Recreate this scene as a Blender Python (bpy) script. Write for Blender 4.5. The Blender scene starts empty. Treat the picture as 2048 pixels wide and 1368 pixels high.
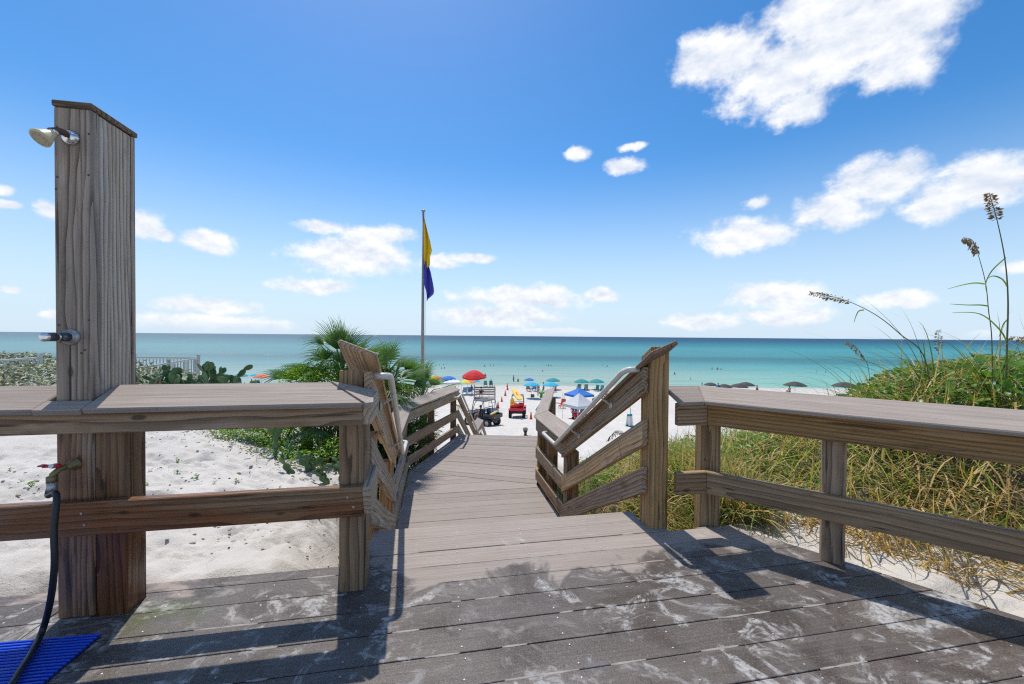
import bpy, bmesh, math, random
import numpy as np
from mathutils import Vector, Matrix, Euler

random.seed(7)
rng = np.random.default_rng(7)
scene = bpy.context.scene
COL = scene.collection
R = math.radians

# ------------------------------------------------------------------ camera
CAM_H = 1.19
FPX = 800.0                                  # focal length in photo pixels (2048 wide)
cam_data = bpy.data.cameras.new('camera')
cam_data.sensor_width = 36.0
cam_data.lens = 36.0 * FPX / 2048.0
cam_data.clip_start = 0.05
cam_data.clip_end = 90000.0
cam = bpy.data.objects.new('camera', cam_data)
CAM_M = Matrix.Rotation(R(90 - 0.86), 4, 'X') @ Matrix.Rotation(R(0.48), 4, 'Z')
cam.matrix_world = Matrix.Translation((0, 0, CAM_H)) @ CAM_M
COL.objects.link(cam)
scene.camera = cam
CAM_P = Vector((0, 0, CAM_H))

def ray(px, py):
    return (CAM_M.to_3x3() @ Vector(((px - 1024) / FPX, (684 - py) / FPX, -1))).normalized()

def at(px, py, Y):
    d = ray(px, py)
    return CAM_P + d * (Y / d.y)

# ------------------------------------------------------------------ sun, sky, exposure
SUN_EL, SUN_AZ = R(63), R(-22)               # azimuth from +Y, negative = to the left
sun_dir = Vector((math.sin(SUN_AZ) * math.cos(SUN_EL), math.cos(SUN_AZ) * math.cos(SUN_EL), math.sin(SUN_EL)))
sun_l = bpy.data.lights.new('sun', 'SUN')
sun_l.energy = 4.2
sun_l.angle = R(0.53)
sun_l.color = (1.0, 0.95, 0.87)
sun_o = bpy.data.objects.new('sun', sun_l)
sun_o.rotation_euler = (-sun_dir).to_track_quat('-Z', 'Y').to_euler()
COL.objects.link(sun_o)

scene.view_settings.view_transform = 'Standard'
scene.view_settings.look = 'None'
scene.view_settings.exposure = 0.0
scene.view_settings.gamma = 1.0
scene.view_settings.use_curve_mapping = False
scene.cycles.use_adaptive_sampling = True
scene.cycles.adaptive_threshold = 0.015
scene.cycles.use_denoising = False
scene.cycles.pixel_filter_type = 'BLACKMAN_HARRIS'
scene.cycles.filter_width = 1.2
scene.cycles.sample_clamp_indirect = 4.0
scene.cycles.max_bounces = 6
scene.cycles.transparent_max_bounces = 6
scene.cycles.caustics_reflective = False
scene.cycles.caustics_refractive = False

SKY_STRENGTH = 0.13
CLOUDS = [  # px, py, rx, ry in photo pixels: where each lump of cloud hangs
    (1440, 115, 122, 74), (1550, 155, 135, 90), (1700, 80, 200, 110), (1590, 215, 85, 48), (1810, 30, 150, 85), (1640, 10, 150, 70), (1795, 120, 120, 78),
    (1245, 332, 55, 20), (1155, 308, 32, 17), (1268, 292, 30, 11),
    (1755, 365, 115, 62), (1670, 425, 105, 46), (1478, 470, 112, 40), (1505, 408, 42, 18), (1960, 365, 130, 66), (1860, 420, 70, 36),
    (2035, 530, 55, 17), (1540, 590, 118, 34), (1400, 642, 108, 19), (1570, 632, 105, 22), (1800, 598, 78, 24), (1960, 672, 65, 12),
    (1050, 594, 145, 28), (1000, 632, 160, 25), (1205, 590, 44, 18), (1090, 664, 105, 9),
    (715, 512, 150, 48), (755, 467, 92, 24), (640, 455, 66, 18), (630, 570, 86, 19), (935, 517, 62, 13), (880, 527, 50, 16),
    (418, 486, 66, 26), (292, 448, 46, 36), (325, 470, 32, 14), (430, 614, 118, 19), (450, 650, 190, 22), (345, 648, 34, 11),
    (95, 425, 34, 22), (8, 380, 32, 16), (20, 412, 36, 10), (95, 628, 28, 12), (12, 582, 26, 12), (60, 668, 90, 7)]

world = bpy.data.worlds.new('World')
scene.world = world
world.use_nodes = True
wn, wl = world.node_tree.nodes, world.node_tree.links
wn.clear()

def WN(kind, **kw):
    n = wn.new(kind)
    for k, v in kw.items():
        if k == 'ins':
            for i, val in v.items():
                if hasattr(val, 'is_output'):
                    wl.new(val, n.inputs[i])
                else:
                    n.inputs[i].default_value = val
        else:
            setattr(n, k, v)
    return n

def wmath(op, a, b=0.0, c=0.0, clamp=False):
    return WN('ShaderNodeMath', operation=op, use_clamp=clamp, ins={0: a, 1: b, 2: c}).outputs[0]

def wvec(op, a, b=(0, 0, 0)):
    n = WN('ShaderNodeVectorMath', operation=op, ins={0: a, 1: b})
    return n.outputs[1] if op == 'LENGTH' else n.outputs[0]

tc = WN('ShaderNodeTexCoord').outputs['Generated']
sky = WN('ShaderNodeTexSky')
sky.sky_type = 'NISHITA'
sky.sun_disc = False
sky.sun_elevation = SUN_EL
sky.sun_rotation = SUN_AZ
sky.altitude = 0
sky.air_density = 1.0
sky.dust_density = 0.35
sky.ozone_density = 2.2
sep = WN('ShaderNodeSeparateXYZ', ins={0: tc})
az = wmath('ARCTAN2', sep.outputs[0], sep.outputs[1])
el = wmath('ARCSINE', sep.outputs[2])
# the sky stays clear below the horizon line and is only a little whitened in the first few degrees
angles = WN('ShaderNodeCombineXYZ', ins={0: az, 1: el, 2: 0.0}).outputs[0]
nz1 = WN('ShaderNodeTexNoise', noise_dimensions='3D', ins={'Vector': wvec('MULTIPLY', tc, (1, 1, 1.7)), 'Scale': 9.0, 'Detail': 5.0, 'Roughness': 0.62})
nz2 = WN('ShaderNodeTexNoise', noise_dimensions='3D', ins={'Vector': tc, 'Scale': 24.0, 'Detail': 5.0, 'Roughness': 0.6})
warp = wvec('MULTIPLY', wvec('SUBTRACT', nz1.outputs['Color'], (0.5, 0.5, 0.5)), (0.045, 0.03, 0))
p_ang = wvec('ADD', angles, warp)
field = None
for (px, py, rx, ry) in CLOUDS:
    def ang(a, b):
        d = ray(a, b)
        return math.atan2(d.x, d.y), math.asin(d.z)
    c = ang(px, py)
    ax0, ax1 = ang(px - rx, py)[0], ang(px + rx, py)[0]
    ey0, ey1 = ang(px, py + ry)[1], ang(px, py - ry)[1]
    sx, sy = 2.0 / abs(ax1 - ax0), 2.0 / abs(ey1 - ey0)
    v = wvec('LENGTH', wvec('MULTIPLY', wvec('SUBTRACT', p_ang, (c[0], c[1], 0)), (sx, sy, 0)))
    f = wmath('SUBTRACT', 1.0, v)
    field = f if field is None else wmath('SMOOTH_MAX', field, f, 0.25)
# the same kind of fair-weather cloud over the rest of the sky
nz3 = WN('ShaderNodeTexNoise', noise_dimensions='3D', ins={'Vector': wvec('MULTIPLY', tc, (1, 1, 2.6)), 'Scale': 3.2, 'Detail': 6.0, 'Roughness': 0.6})
behind = WN('ShaderNodeMapRange', interpolation_type='SMOOTHSTEP', ins={0: wmath('ABSOLUTE', az), 1: 0.95, 2: 1.3, 3: 0.0, 4: 1.0}).outputs[0]
f_rest = wmath('SUBTRACT', wmath('MULTIPLY', wmath('MULTIPLY', wmath('SUBTRACT', nz3.outputs[0], 0.53), 5.0), behind), wmath('MULTIPLY', wmath('SUBTRACT', 1.0, behind), 3.0))
field = wmath('MAXIMUM', field, f_rest)
fine = wmath('MULTIPLY', wmath('SUBTRACT', nz2.outputs[0], 0.5), 2.0)
fine = wmath('ADD', fine, wmath('MULTIPLY', wmath('SUBTRACT', nz1.outputs[0], 0.5), 1.9))
shape = wmath('ADD', wmath('MULTIPLY', field, 1.75), fine)
dens = WN('ShaderNodeMapRange', interpolation_type='SMOOTHSTEP', ins={0: shape, 1: -0.12, 2: 0.95, 3: 0.0, 4: 1.0}).outputs[0]
nz4 = WN('ShaderNodeTexNoise', noise_dimensions='3D', ins={'Vector': wvec('ADD', wvec('MULTIPLY', tc, (1, 1, 1.7)), (0.004, -0.006, 0.022)), 'Scale': 9.0, 'Detail': 5.0, 'Roughness': 0.62})
puff = wmath('MULTIPLY_ADD', wmath('SUBTRACT', nz4.outputs[0], nz1.outputs[0]), 4.2, 0.40, clamp=True)
above = WN('ShaderNodeMapRange', ins={0: el, 1: 0.0, 2: 0.03, 3: 0.0, 4: 1.0}).outputs[0]
dens = wmath('MULTIPLY', dens, above)
hsv = WN('ShaderNodeHueSaturation', ins={'Saturation': 1.37, 'Value': 1.17, 'Color': sky.outputs[0]})
cl_col = WN('ShaderNodeMixRGB', ins={0: puff, 1: (8.0, 8.05, 8.15, 1), 2: (5.7, 6.2, 7.1, 1)})  # lit and shaded sides of the clouds, put into their colour
haze_f = WN('ShaderNodeMapRange', interpolation_type='SMOOTHSTEP', ins={0: el, 1: 0.42, 2: -0.02, 3: 0.0, 4: 0.92}).outputs[0]
skyc = WN('ShaderNodeMixRGB', ins={0: haze_f, 1: hsv.outputs[0], 2: (4.9, 6.2, 7.6, 1)})
mixc = WN('ShaderNodeMixRGB', ins={0: wmath('MULTIPLY', dens, 0.97), 1: skyc.outputs[0], 2: cl_col.outputs[0]})
bg = WN('ShaderNodeBackground', ins={0: mixc.outputs[0], 1: SKY_STRENGTH})
wo = WN('ShaderNodeOutputWorld', ins={0: bg.outputs[0]})
world.cycles.sampling_method = 'MANUAL'
world.cycles.sample_map_resolution = 512

# ------------------------------------------------------------------ helpers: objects
def tag(o, label=None, cat=None, group=None, kind=None):
    if label: o['label'] = label
    if cat: o['category'] = cat
    if group: o['group'] = group
    if kind: o['kind'] = kind
    return o

def link(o, parent=None):
    COL.objects.link(o)
    if parent is not None:
        o.parent = parent
    return o

def empty(name, loc=(0, 0, 0), rz=0.0):
    o = bpy.data.objects.new(name, None)
    o.empty_display_size = 0.1
    o.location = loc
    o.rotation_euler = (0, 0, rz)
    return link(o)

def place(o, parent, world_m):
    """parent o and give it the world matrix world_m (parents are empties with known transforms)"""
    if parent is not None:
        o.parent = parent
        o.matrix_parent_inverse = wm(parent).inverted()
    o.matrix_basis = world_m
    return o

def wm(o):
    m = o.matrix_basis.copy()
    p = o.parent
    while p is not None:
        m = p.matrix_basis @ o.matrix_parent_inverse @ m
        o = p
        p = p.parent
    return m

def np_mesh(name, verts, faces, mats=(), smooth=False, midx=None):
    """faces: (n,3) or (n,4) array"""
    me = bpy.data.meshes.new(name)
    verts = np.asarray(verts, dtype=np.float32).reshape(-1, 3)
    faces = np.asarray(faces, dtype=np.int32)
    n, k = faces.shape
    me.vertices.add(len(verts))
    me.vertices.foreach_set('co', verts.ravel())
    me.loops.add(n * k)
    me.loops.foreach_set('vertex_index', faces.ravel())
    me.polygons.add(n)
    me.polygons.foreach_set('loop_start', np.arange(0, n * k, k, dtype=np.int32))
    me.polygons.foreach_set('loop_total', np.full(n, k, dtype=np.int32))
    if smooth:
        me.polygons.foreach_set('use_smooth', np.ones(n, dtype=bool))
    if midx is not None:
        me.polygons.foreach_set('material_index', np.asarray(midx, dtype=np.int32))
    for m in mats:
        me.materials.append(m)
    me.update(calc_edges=True)
    return me

class MB:
    """collects simple shapes into one mesh"""
    def __init__(s):
        s.v, s.f, s.m = [], [], []
    def add(s, vs, fs, mi=0):
        o = len(s.v)
        s.v += [tuple(v) for v in vs]
        s.f += [tuple(i + o for i in f) for f in fs]
        s.m += [mi] * len(fs)
        return s
    def box(s, c, size, M=None, mi=0):
        x, y, z = size[0] / 2, size[1] / 2, size[2] / 2
        vs = [Vector((c[0] + a * x, c[1] + b * y, c[2] + d * z)) for d in (-1, 1) for a, b in ((-1, -1), (1, -1), (1, 1), (-1, 1))]
        if M is not None:
            vs = [M @ v for v in vs]
        return s.add(vs, [(0, 3, 2, 1), (4, 5, 6, 7), (0, 1, 5, 4), (1, 2, 6, 5), (2, 3, 7, 6), (3, 0, 4, 7)], mi)
    def tube(s, pts, rad, n=8, mi=0, cap=True):
        pts = [Vector(p) for p in pts]
        rads = rad if isinstance(rad, (list, tuple)) else [rad] * len(pts)
        rings = []
        ref = None
        for i, p in enumerate(pts):
            d = (pts[min(i + 1, len(pts) - 1)] - pts[max(i - 1, 0)])
            d = d.normalized() if d.length > 1e-9 else Vector((0, 0, 1))
            if ref is None:
                ref = Vector((0, 0, 1)) if abs(d.z) < 0.9 else Vector((1, 0, 0))
            a = d.cross(ref)
            a = a.normalized() if a.length > 1e-6 else Vector((1, 0, 0))
            b = a.cross(d).normalized()
            ref = b
            rings.append([p + (a * math.cos(2 * math.pi * k / n) + b * math.sin(2 * math.pi * k / n)) * rads[i] for k in range(n)])
        vs = [v for r in rings for v in r]
        fs = []
        for i in range(len(rings) - 1):
            for k in range(n):
                k2 = (k + 1) % n
                fs.append((i * n + k, i * n + k2, (i + 1) * n + k2, (i + 1) * n + k))
        if cap:
            fs.append(tuple(range(n - 1, -1, -1)))
            fs.append(tuple((len(rings) - 1) * n + k for k in range(n)))
        return s.add(vs, fs, mi)
    def lathe(s, prof, n=16, M=None, mi=0, cap=True):
        """prof: list of (radius, z)"""
        vs, fs = [], []
        for r, z in prof:
            vs += [Vector((r * math.cos(2 * math.pi * k / n), r * math.sin(2 * math.pi * k / n), z)) for k in range(n)]
        for i in range(len(prof) - 1):
            for k in range(n):
                k2 = (k + 1) % n
                fs.append((i * n + k, i * n + k2, (i + 1) * n + k2, (i + 1) * n + k))
        if cap:
            fs.append(tuple(range(n - 1, -1, -1)))
            fs.append(tuple((len(prof) - 1) * n + k for k in range(n)))
        if M is not None:
            vs = [M @ v for v in vs]
        return s.add(vs, fs, mi)
    def ball(s, c, r, n=8, m=6, mi=0):
        r = r if isinstance(r, (list, tuple)) else (r, r, r)
        vs, fs = [Vector((c[0], c[1], c[2] - r[2]))], []
        for i in range(1, m):
            t = math.pi * i / m
            vs += [Vector((c[0] + r[0] * math.sin(t) * math.cos(2 * math.pi * k / n), c[1] + r[1] * math.sin(t) * math.sin(2 * math.pi * k / n), c[2] - r[2] * math.cos(t))) for k in range(n)]
        vs.append(Vector((c[0], c[1], c[2] + r[2])))
        for k in range(n):
            k2 = (k + 1) % n
            fs.append((0, 1 + k2, 1 + k))
            for i in range(m - 2):
                fs.append((1 + i * n + k, 1 + i * n + k2, 1 + (i + 1) * n + k2, 1 + (i + 1) * n + k))
            fs.append((len(vs) - 1, 1 + (m - 2) * n + k, 1 + (m - 2) * n + k2))
        return s.add(vs, fs, mi)
    def prism(s, poly, z0, z1, mi=0):
        n = len(poly)
        vs = [(p[0], p[1], z0) for p in poly] + [(p[0], p[1], z1) for p in poly]
        fs = [tuple(range(n - 1, -1, -1)), tuple(range(n, 2 * n))]
        fs += [(i, (i + 1) % n, (i + 1) % n + n, i + n) for i in range(n)]
        return s.add(vs, fs, mi)
    def mesh(s, name, mats, smooth=False, bevel=0.0, seg=1):
        me = bpy.data.meshes.new(name)
        me.from_pydata(s.v, [], s.f)
        for m in (mats if isinstance(mats, (list, tuple)) else [mats]):
            me.materials.append(m)
        me.polygons.foreach_set('material_index', s.m)
        bm = bmesh.new()
        bm.from_mesh(me)
        bmesh.ops.recalc_face_normals(bm, faces=bm.faces)
        if bevel > 0:
            bmesh.ops.bevel(bm, geom=list(bm.edges), offset=bevel, segments=seg, profile=0.5, affect='EDGES', clamp_overlap=True)
        bm.to_mesh(me)
        bm.free()
        if smooth:
            me.polygons.foreach_set('use_smooth', [True] * len(me.polygons))
        me.update()
        return me
    def build(s, name, mats, parent=None, smooth=False, bevel=0.0, seg=1):
        o = bpy.data.objects.new(name, s.mesh(name, mats, smooth, bevel, seg))
        return link(o, parent)

def obj(name, me, parent=None, loc=None, rot=None, scale=None):
    o = bpy.data.objects.new(name, me)
    link(o, parent)
    if loc is not None: o.location = loc
    if rot is not None: o.rotation_euler = rot
    if scale is not None: o.scale = scale if hasattr(scale, '__len__') else (scale,) * 3
    return o

def copy_tree(o, parent=None):
    c = o.copy()
    COL.objects.link(c)
    c.parent = parent
    for ch in list(o.children):
        copy_tree(ch, c)
    return c

def board(name, p0, p1, h, t, mat, parent, up=(0, 0, 1), n0=None, n1=None, bevel=0.004, c0=None, c1=None):
    """a sawn board from p0 to p1 (centre line): h along 'up', t across; n0/n1: normals of the end cuts"""
    p0, p1, up = Vector(p0), Vector(p1), Vector(up).normalized()
    a = (p1 - p0).normalized()
    z = (up - a * up.dot(a)).normalized()
    y = z.cross(a)
    n0 = Vector(n0) if n0 is not None else a
    n1 = Vector(n1) if n1 is not None else a
    L = (p1 - p0).length
    vs = []
    for base, nn, x0, cut in ((p0, n0, -L / 2, c0), (p1, n1, L / 2, c1)):
        for sy, sz in ((-1, -1), (1, -1), (1, 1), (-1, 1)):
            off = y * (sy * t / 2) + z * (sz * h / 2)
            k = -(off + (base - cut if cut is not None else Vector())).dot(nn) / a.dot(nn)
            vs.append((x0 + k, sy * t / 2, sz * h / 2))
    mb = MB().add(vs, [(0, 1, 2, 3), (7, 6, 5, 4), (0, 4, 5, 1), (1, 5, 6, 2), (2, 6, 7, 3), (3, 7, 4, 0)])
    me = mb.mesh(name, mat, bevel=bevel)
    o = bpy.data.objects.new(name, me)
    COL.objects.link(o)
    M = Matrix((a, y, z)).transposed().to_4x4()
    M.translation = (p0 + p1) / 2
    return place(o, parent, M)

def post(name, c, w, z0, z1, mat, parent, rz=0.0, d=None, top_cut=0.0, bevel=0.005):
    """an upright timber; its grain axis (local x) runs up"""
    d = d or w
    L = z1 - z0
    vs = []
    for x0 in (-L / 2, L / 2):
        for sy, sz in ((-1, -1), (1, -1), (1, 1), (-1, 1)):
            vs.append((x0 + (top_cut * sz if x0 > 0 else 0), sy * w / 2, sz * d / 2))
    mb = MB().add(vs, [(0, 1, 2, 3), (7, 6, 5, 4), (0, 4, 5, 1), (1, 5, 6, 2), (2, 6, 7, 3), (3, 7, 4, 0)])
    o = bpy.data.objects.new(name, mb.mesh(name, mat, bevel=bevel))
    COL.objects.link(o)
    M = Matrix.Translation((c[0], c[1], (z0 + z1) / 2)) @ Matrix.Rotation(rz, 4, 'Z') @ Matrix(((0, -1, 0, 0), (0, 0, -1, 0), (1, 0, 0, 0), (0, 0, 0, 1)))
    return place(o, parent, M)
# ------------------------------------------------------------------ materials
class NT:
    def __init__(s, name):
        s.mat = bpy.data.materials.new(name)
        s.mat.use_nodes = True
        s.n, s.l = s.mat.node_tree.nodes, s.mat.node_tree.links
        s.n.clear()
        s.out = s.n.new('ShaderNodeOutputMaterial')
        s.bsdf = s.n.new('ShaderNodeBsdfPrincipled')
        s.l.new(s.bsdf.outputs[0], s.out.inputs[0])
    def node(s, kind, ins=None, **kw):
        n = s.n.new(kind)
        for k, v in kw.items():
            setattr(n, k, v)
        for i, v in (ins or {}).items():
            if hasattr(v, 'is_output'):
                s.l.new(v, n.inputs[i])
            else:
                if isinstance(v, tuple) and len(v) == 3 and n.inputs[i].type == 'RGBA':
                    v = (*v, 1)
                n.inputs[i].default_value = v
        return n
    def math(s, op, a, b=0.0, c=0.0, clamp=False):
        return s.node('ShaderNodeMath', {0: a, 1: b, 2: c}, operation=op, use_clamp=clamp).outputs[0]
    def vec(s, op, a, b=(0, 0, 0)):
        return s.node('ShaderNodeVectorMath', {0: a, 1: b}, operation=op).outputs[0]
    def noise(s, vec, scale, detail=4.0, rough=0.55, dist=0.0):
        return s.node('ShaderNodeTexNoise', {'Vector': vec, 'Scale': scale, 'Detail': detail, 'Roughness': rough, 'Distortion': dist})
    def ramp(s, fac, stops, interp='LINEAR'):
        n = s.node('ShaderNodeValToRGB', {0: fac})
        cr = n.color_ramp
        cr.interpolation = interp
        while len(cr.elements) < len(stops):
            cr.elements.new(0.5)
        for e, (p, c) in zip(cr.elements, stops):
            e.position = p
            e.color = (*c, 1) if hasattr(c, '__len__') else (c, c, c, 1)
        return n.outputs[0]
    def mix(s, fac, a, b, mode='MIX'):
        return s.node('ShaderNodeMixRGB', {0: fac, 1: a, 2: b}, blend_type=mode).outputs[0]
    def remap(s, v, a, b, c=0.0, d=1.0, smooth=True):
        return s.node('ShaderNodeMapRange', {0: v, 1: a, 2: b, 3: c, 4: d}, interpolation_type='SMOOTHSTEP' if smooth else 'LINEAR').outputs[0]
    def bump(s, h, strength=0.3, dist=0.01):
        b = s.node('ShaderNodeBump', {'Height': h, 'Strength': strength, 'Distance': dist})
        s.l.new(b.outputs[0], s.bsdf.inputs['Normal'])
    def set(s, **kw):
        names = {'color': 'Base Color', 'rough': 'Roughness', 'metal': 'Metallic', 'spec': 'Specular IOR Level', 'trans': 'Transmission Weight', 'alpha': 'Alpha', 'emit': 'Emission Color', 'estr': 'Emission Strength', 'coat': 'Coat Weight'}
        for k, v in kw.items():
            i = s.bsdf.inputs[names[k]]
            if hasattr(v, 'is_output'):
                s.l.new(v, i)
            else:
                i.default_value = (*v, 1) if isinstance(v, tuple) and len(v) == 3 else v
        return s
    def objvec(s, spread=9.0):
        """object coordinates shifted by a random amount for each object"""
        tcn = s.node('ShaderNodeTexCoord').outputs['Object']
        oi = s.node('ShaderNodeObjectInfo').outputs['Random']
        off = s.node('ShaderNodeCombineXYZ', {0: s.math('MULTIPLY', oi, spread * 7), 1: 0.0, 2: 0.0}).outputs[0]
        return s.vec('ADD', tcn, off), tcn, oi
    def pos(s):
        return s.node('ShaderNodeNewGeometry').outputs['Position']

def plain(name, color, rough=0.55, metal=0.0, spec=0.5, vary=0.0, bump=0.0):
    t = NT(name)
    t.set(rough=rough, metal=metal, spec=spec)
    tcn = t.node('ShaderNodeTexCoord').outputs['Object']
    n = t.noise(tcn, 14.0, 4.0).outputs[0]
    k = 0.12 + vary
    t.set(color=t.mix(n, tuple(c * (1 - k) for c in color), tuple(min(1, c * (1 + k)) for c in color)))
    if bump:
        t.bump(n, bump, 0.01)
    return t.mat

def wood(name, light, dark, grey, grey_amt=0.5, ring=15.0, contrast=1.0, wet_z=None, rough=0.75, blotch=None):
    t = NT(name)
    v, raw, rnd = t.objvec()
    sx = t.vec('MULTIPLY', v, (0.16, 1, 1))
    d = t.noise(sx, 5.0, 3.0, 0.5).outputs['Color']
    off = t.node('ShaderNodeCombineXYZ', {0: 0.0, 1: t.math('MULTIPLY_ADD', rnd, 0.16, -0.08), 2: t.math('MULTIPLY_ADD', t.math('FRACT', t.math('MULTIPLY', rnd, 17.3)), 0.12, 0.015)}).outputs[0]
    q = t.vec('ADD', t.vec('ADD', t.vec('MULTIPLY', v, (0.05, 1, 1)), off), t.vec('MULTIPLY', t.vec('SUBTRACT', d, (0.5, 0.5, 0.5)), (0.0, 0.085, 0.085)))
    wave = t.node('ShaderNodeTexWave', {'Vector': q, 'Scale': ring, 'Distortion': 2.4, 'Detail': 3.0, 'Detail Scale': 1.1, 'Detail Roughness': 0.6}, wave_type='RINGS', rings_direction='X', wave_profile='SAW').outputs[1]
    grain = t.math('POWER', wave, 2.6)
    # fine fibres and dark checks along the board
    fib = t.noise(t.vec('MULTIPLY', v, (2.2, 120, 120)), 1.0, 3.0, 0.6).outputs[0]
    chk = t.noise(t.vec('MULTIPLY', v, (1.4, 46, 46)), 1.0, 2.0, 0.5).outputs[0]
    chk = t.remap(chk, 0.64, 0.70)
    # knots
    big0 = t.noise(t.vec('MULTIPLY', v, (9, 30, 30)), 1.0, 3.0, 0.6).outputs[0]
    vor = t.node('ShaderNodeTexVoronoi', {'Vector': t.vec('MULTIPLY', v, (3.2, 8.5, 8.5)), 'Scale': 1.0}, feature='F1').outputs['Distance']
    knot = t.remap(t.math('ADD', vor, t.math('MULTIPLY', t.math('SUBTRACT', big0, 0.5), 0.12)), 0.05, 0.11, 1.0, 0.0)
    col = t.mix(t.math('MULTIPLY', grain, 0.92 * contrast, clamp=True), light, tuple(c * 0.72 for c in dark))
    col = t.mix(t.math('MULTIPLY', t.remap(fib, 0.35, 0.75), 0.55), col, tuple(c * 0.5 for c in dark))
    big = t.noise(t.vec('MULTIPLY', v, (1.3, 5, 5)), 1.0, 4.0, 0.6).outputs[0]
    gm = t.math('MULTIPLY', t.remap(big, 0.32, 0.72), grey_amt)
    col = t.mix(gm, col, t.mix(grain, tuple(c * 1.12 for c in grey), tuple(c * 0.45 for c in grey)))
    col = t.mix(t.math('MULTIPLY', chk, 0.75), col, tuple(c * 0.22 for c in dark))
    col = t.mix(t.math('MULTIPLY', knot, 0.75), col, tuple(c * 0.35 for c in dark))
    hs = t.node('ShaderNodeHueSaturation', {'Hue': t.math('MULTIPLY_ADD', t.math('FRACT', t.math('MULTIPLY', rnd, 5.7)), 0.014, 0.493), 'Saturation': t.math('MULTIPLY_ADD', t.math('FRACT', t.math('MULTIPLY', rnd, 9.1)), 0.3, 0.85), 'Value': t.math('MULTIPLY_ADD', rnd, 0.28, 0.86), 'Color': col}).outputs[0]
    sp_ = t.noise(t.vec('MULTIPLY', v, (0.55, 22, 22)), 1.0, 2.0, 0.4).outputs[0]
    sp_ = t.math('MULTIPLY', t.remap(t.math('ABSOLUTE', t.math('SUBTRACT', sp_, 0.5)), 0.006, 0.0), t.remap(big, 0.5, 0.6))
    hs = t.mix(t.math('MULTIPLY', sp_, 0.9), hs, (0.012, 0.009, 0.007))
    pale = t.noise(t.vec('MULTIPLY', v, (2.0, 14, 14)), 1.0, 5.0, 0.65).outputs[0]
    hs = t.mix(t.math('MULTIPLY', t.remap(pale, 0.55, 0.72), 0.4), hs, tuple(min(.6, c * 1.5) for c in grey))
    ed = t.noise(t.vec('MULTIPLY', v, (4, 9, 9)), 1.0, 6.0, 0.7).outputs[0]
    hs = t.mix(t.math('MULTIPLY', t.remap(ed, 0.56, 0.72), 0.4), hs, tuple(c * 0.3 for c in dark))
    rg = rough
    if wet_z is not None:                  # soaked by the shower: stained below this height
        p = t.pos()
        z = t.node('ShaderNodeSeparateXYZ', {0: p}).outputs[2]
        n = t.noise(t.vec('MULTIPLY', v, (1.5, 9, 9)), 1.0, 5.0, 0.6).outputs[0]
        w = t.remap(t.math('ADD', z, t.math('MULTIPLY', t.math('SUBTRACT', n, 0.5), 0.9)), wet_z + 0.12, wet_z - 0.12, 0.0, 1.0)
        stain = t.mix(1.0, hs, (0.80, 0.50, 0.33), 'MULTIPLY')
        n2 = t.noise(t.vec('MULTIPLY', v, (2.6, 26, 26)), 1.0, 5.0, 0.65).outputs[0]
        stain = t.mix(t.math('MULTIPLY', t.remap(n2, 0.52, 0.68), 0.8), stain, (0.025, 0.016, 0.012))
        hs = t.mix(t.math('MULTIPLY', w, 0.9), hs, stain)
        rg = t.math('MULTIPLY_ADD', w, -0.35, rough)
    t.set(color=hs, rough=rg, spec=0.3)
    hgt = t.math('ADD', t.math('MULTIPLY', grain, -0.5), t.math('ADD', t.math('MULTIPLY', fib, 0.6), t.math('MULTIPLY', chk, -1.6)))
    t.bump(hgt, 0.55, 0.004)
    return t.mat

M_RAIL = wood('weathered_pine', (0.459, 0.308, 0.179), (0.157, 0.090, 0.047), (0.347, 0.280, 0.213), 0.55)
M_RAIL_BROWN = wood('brown_pine', (0.38, 0.215, 0.095), (0.13, 0.066, 0.028), (0.29, 0.215, 0.14), 0.30)
M_RAIL_PALE = wood('pale_pine', (0.5, 0.37, 0.24), (0.22, 0.145, 0.085), (0.42, 0.36, 0.29), 0.55)
M_POST = wood('post_timber', (0.396, 0.248, 0.127), (0.127, 0.073, 0.035), (0.297, 0.226, 0.160), 0.4, ring=19.0)
M_POST_TAN = wood('tan_post_timber', (0.46, 0.29, 0.15), (0.175, 0.098, 0.045), (0.35, 0.27, 0.185), 0.25, ring=18.0)
M_SHOWER = wood('shower_board', (0.463, 0.356, 0.256), (0.156, 0.112, 0.077), (0.388, 0.331, 0.281), 0.6, ring=17.0, contrast=1.15, wet_z=0.74)
M_SHOWER_SIDE = wood('shower_side_board', (0.600, 0.492, 0.372), (0.204, 0.156, 0.114), (0.528, 0.462, 0.396), 0.5, ring=15.0, contrast=1.15, wet_z=0.70)
M_SOAKED = wood('soaked_pine', (0.30, 0.18, 0.095), (0.10, 0.055, 0.03), (0.24, 0.18, 0.13), 0.35, wet_z=0.45, rough=0.6)
M_DARKWOOD = wood('dark_cap_wood', (0.25, 0.165, 0.105), (0.095, 0.06, 0.038), (0.23, 0.175, 0.135), 0.4)

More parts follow.
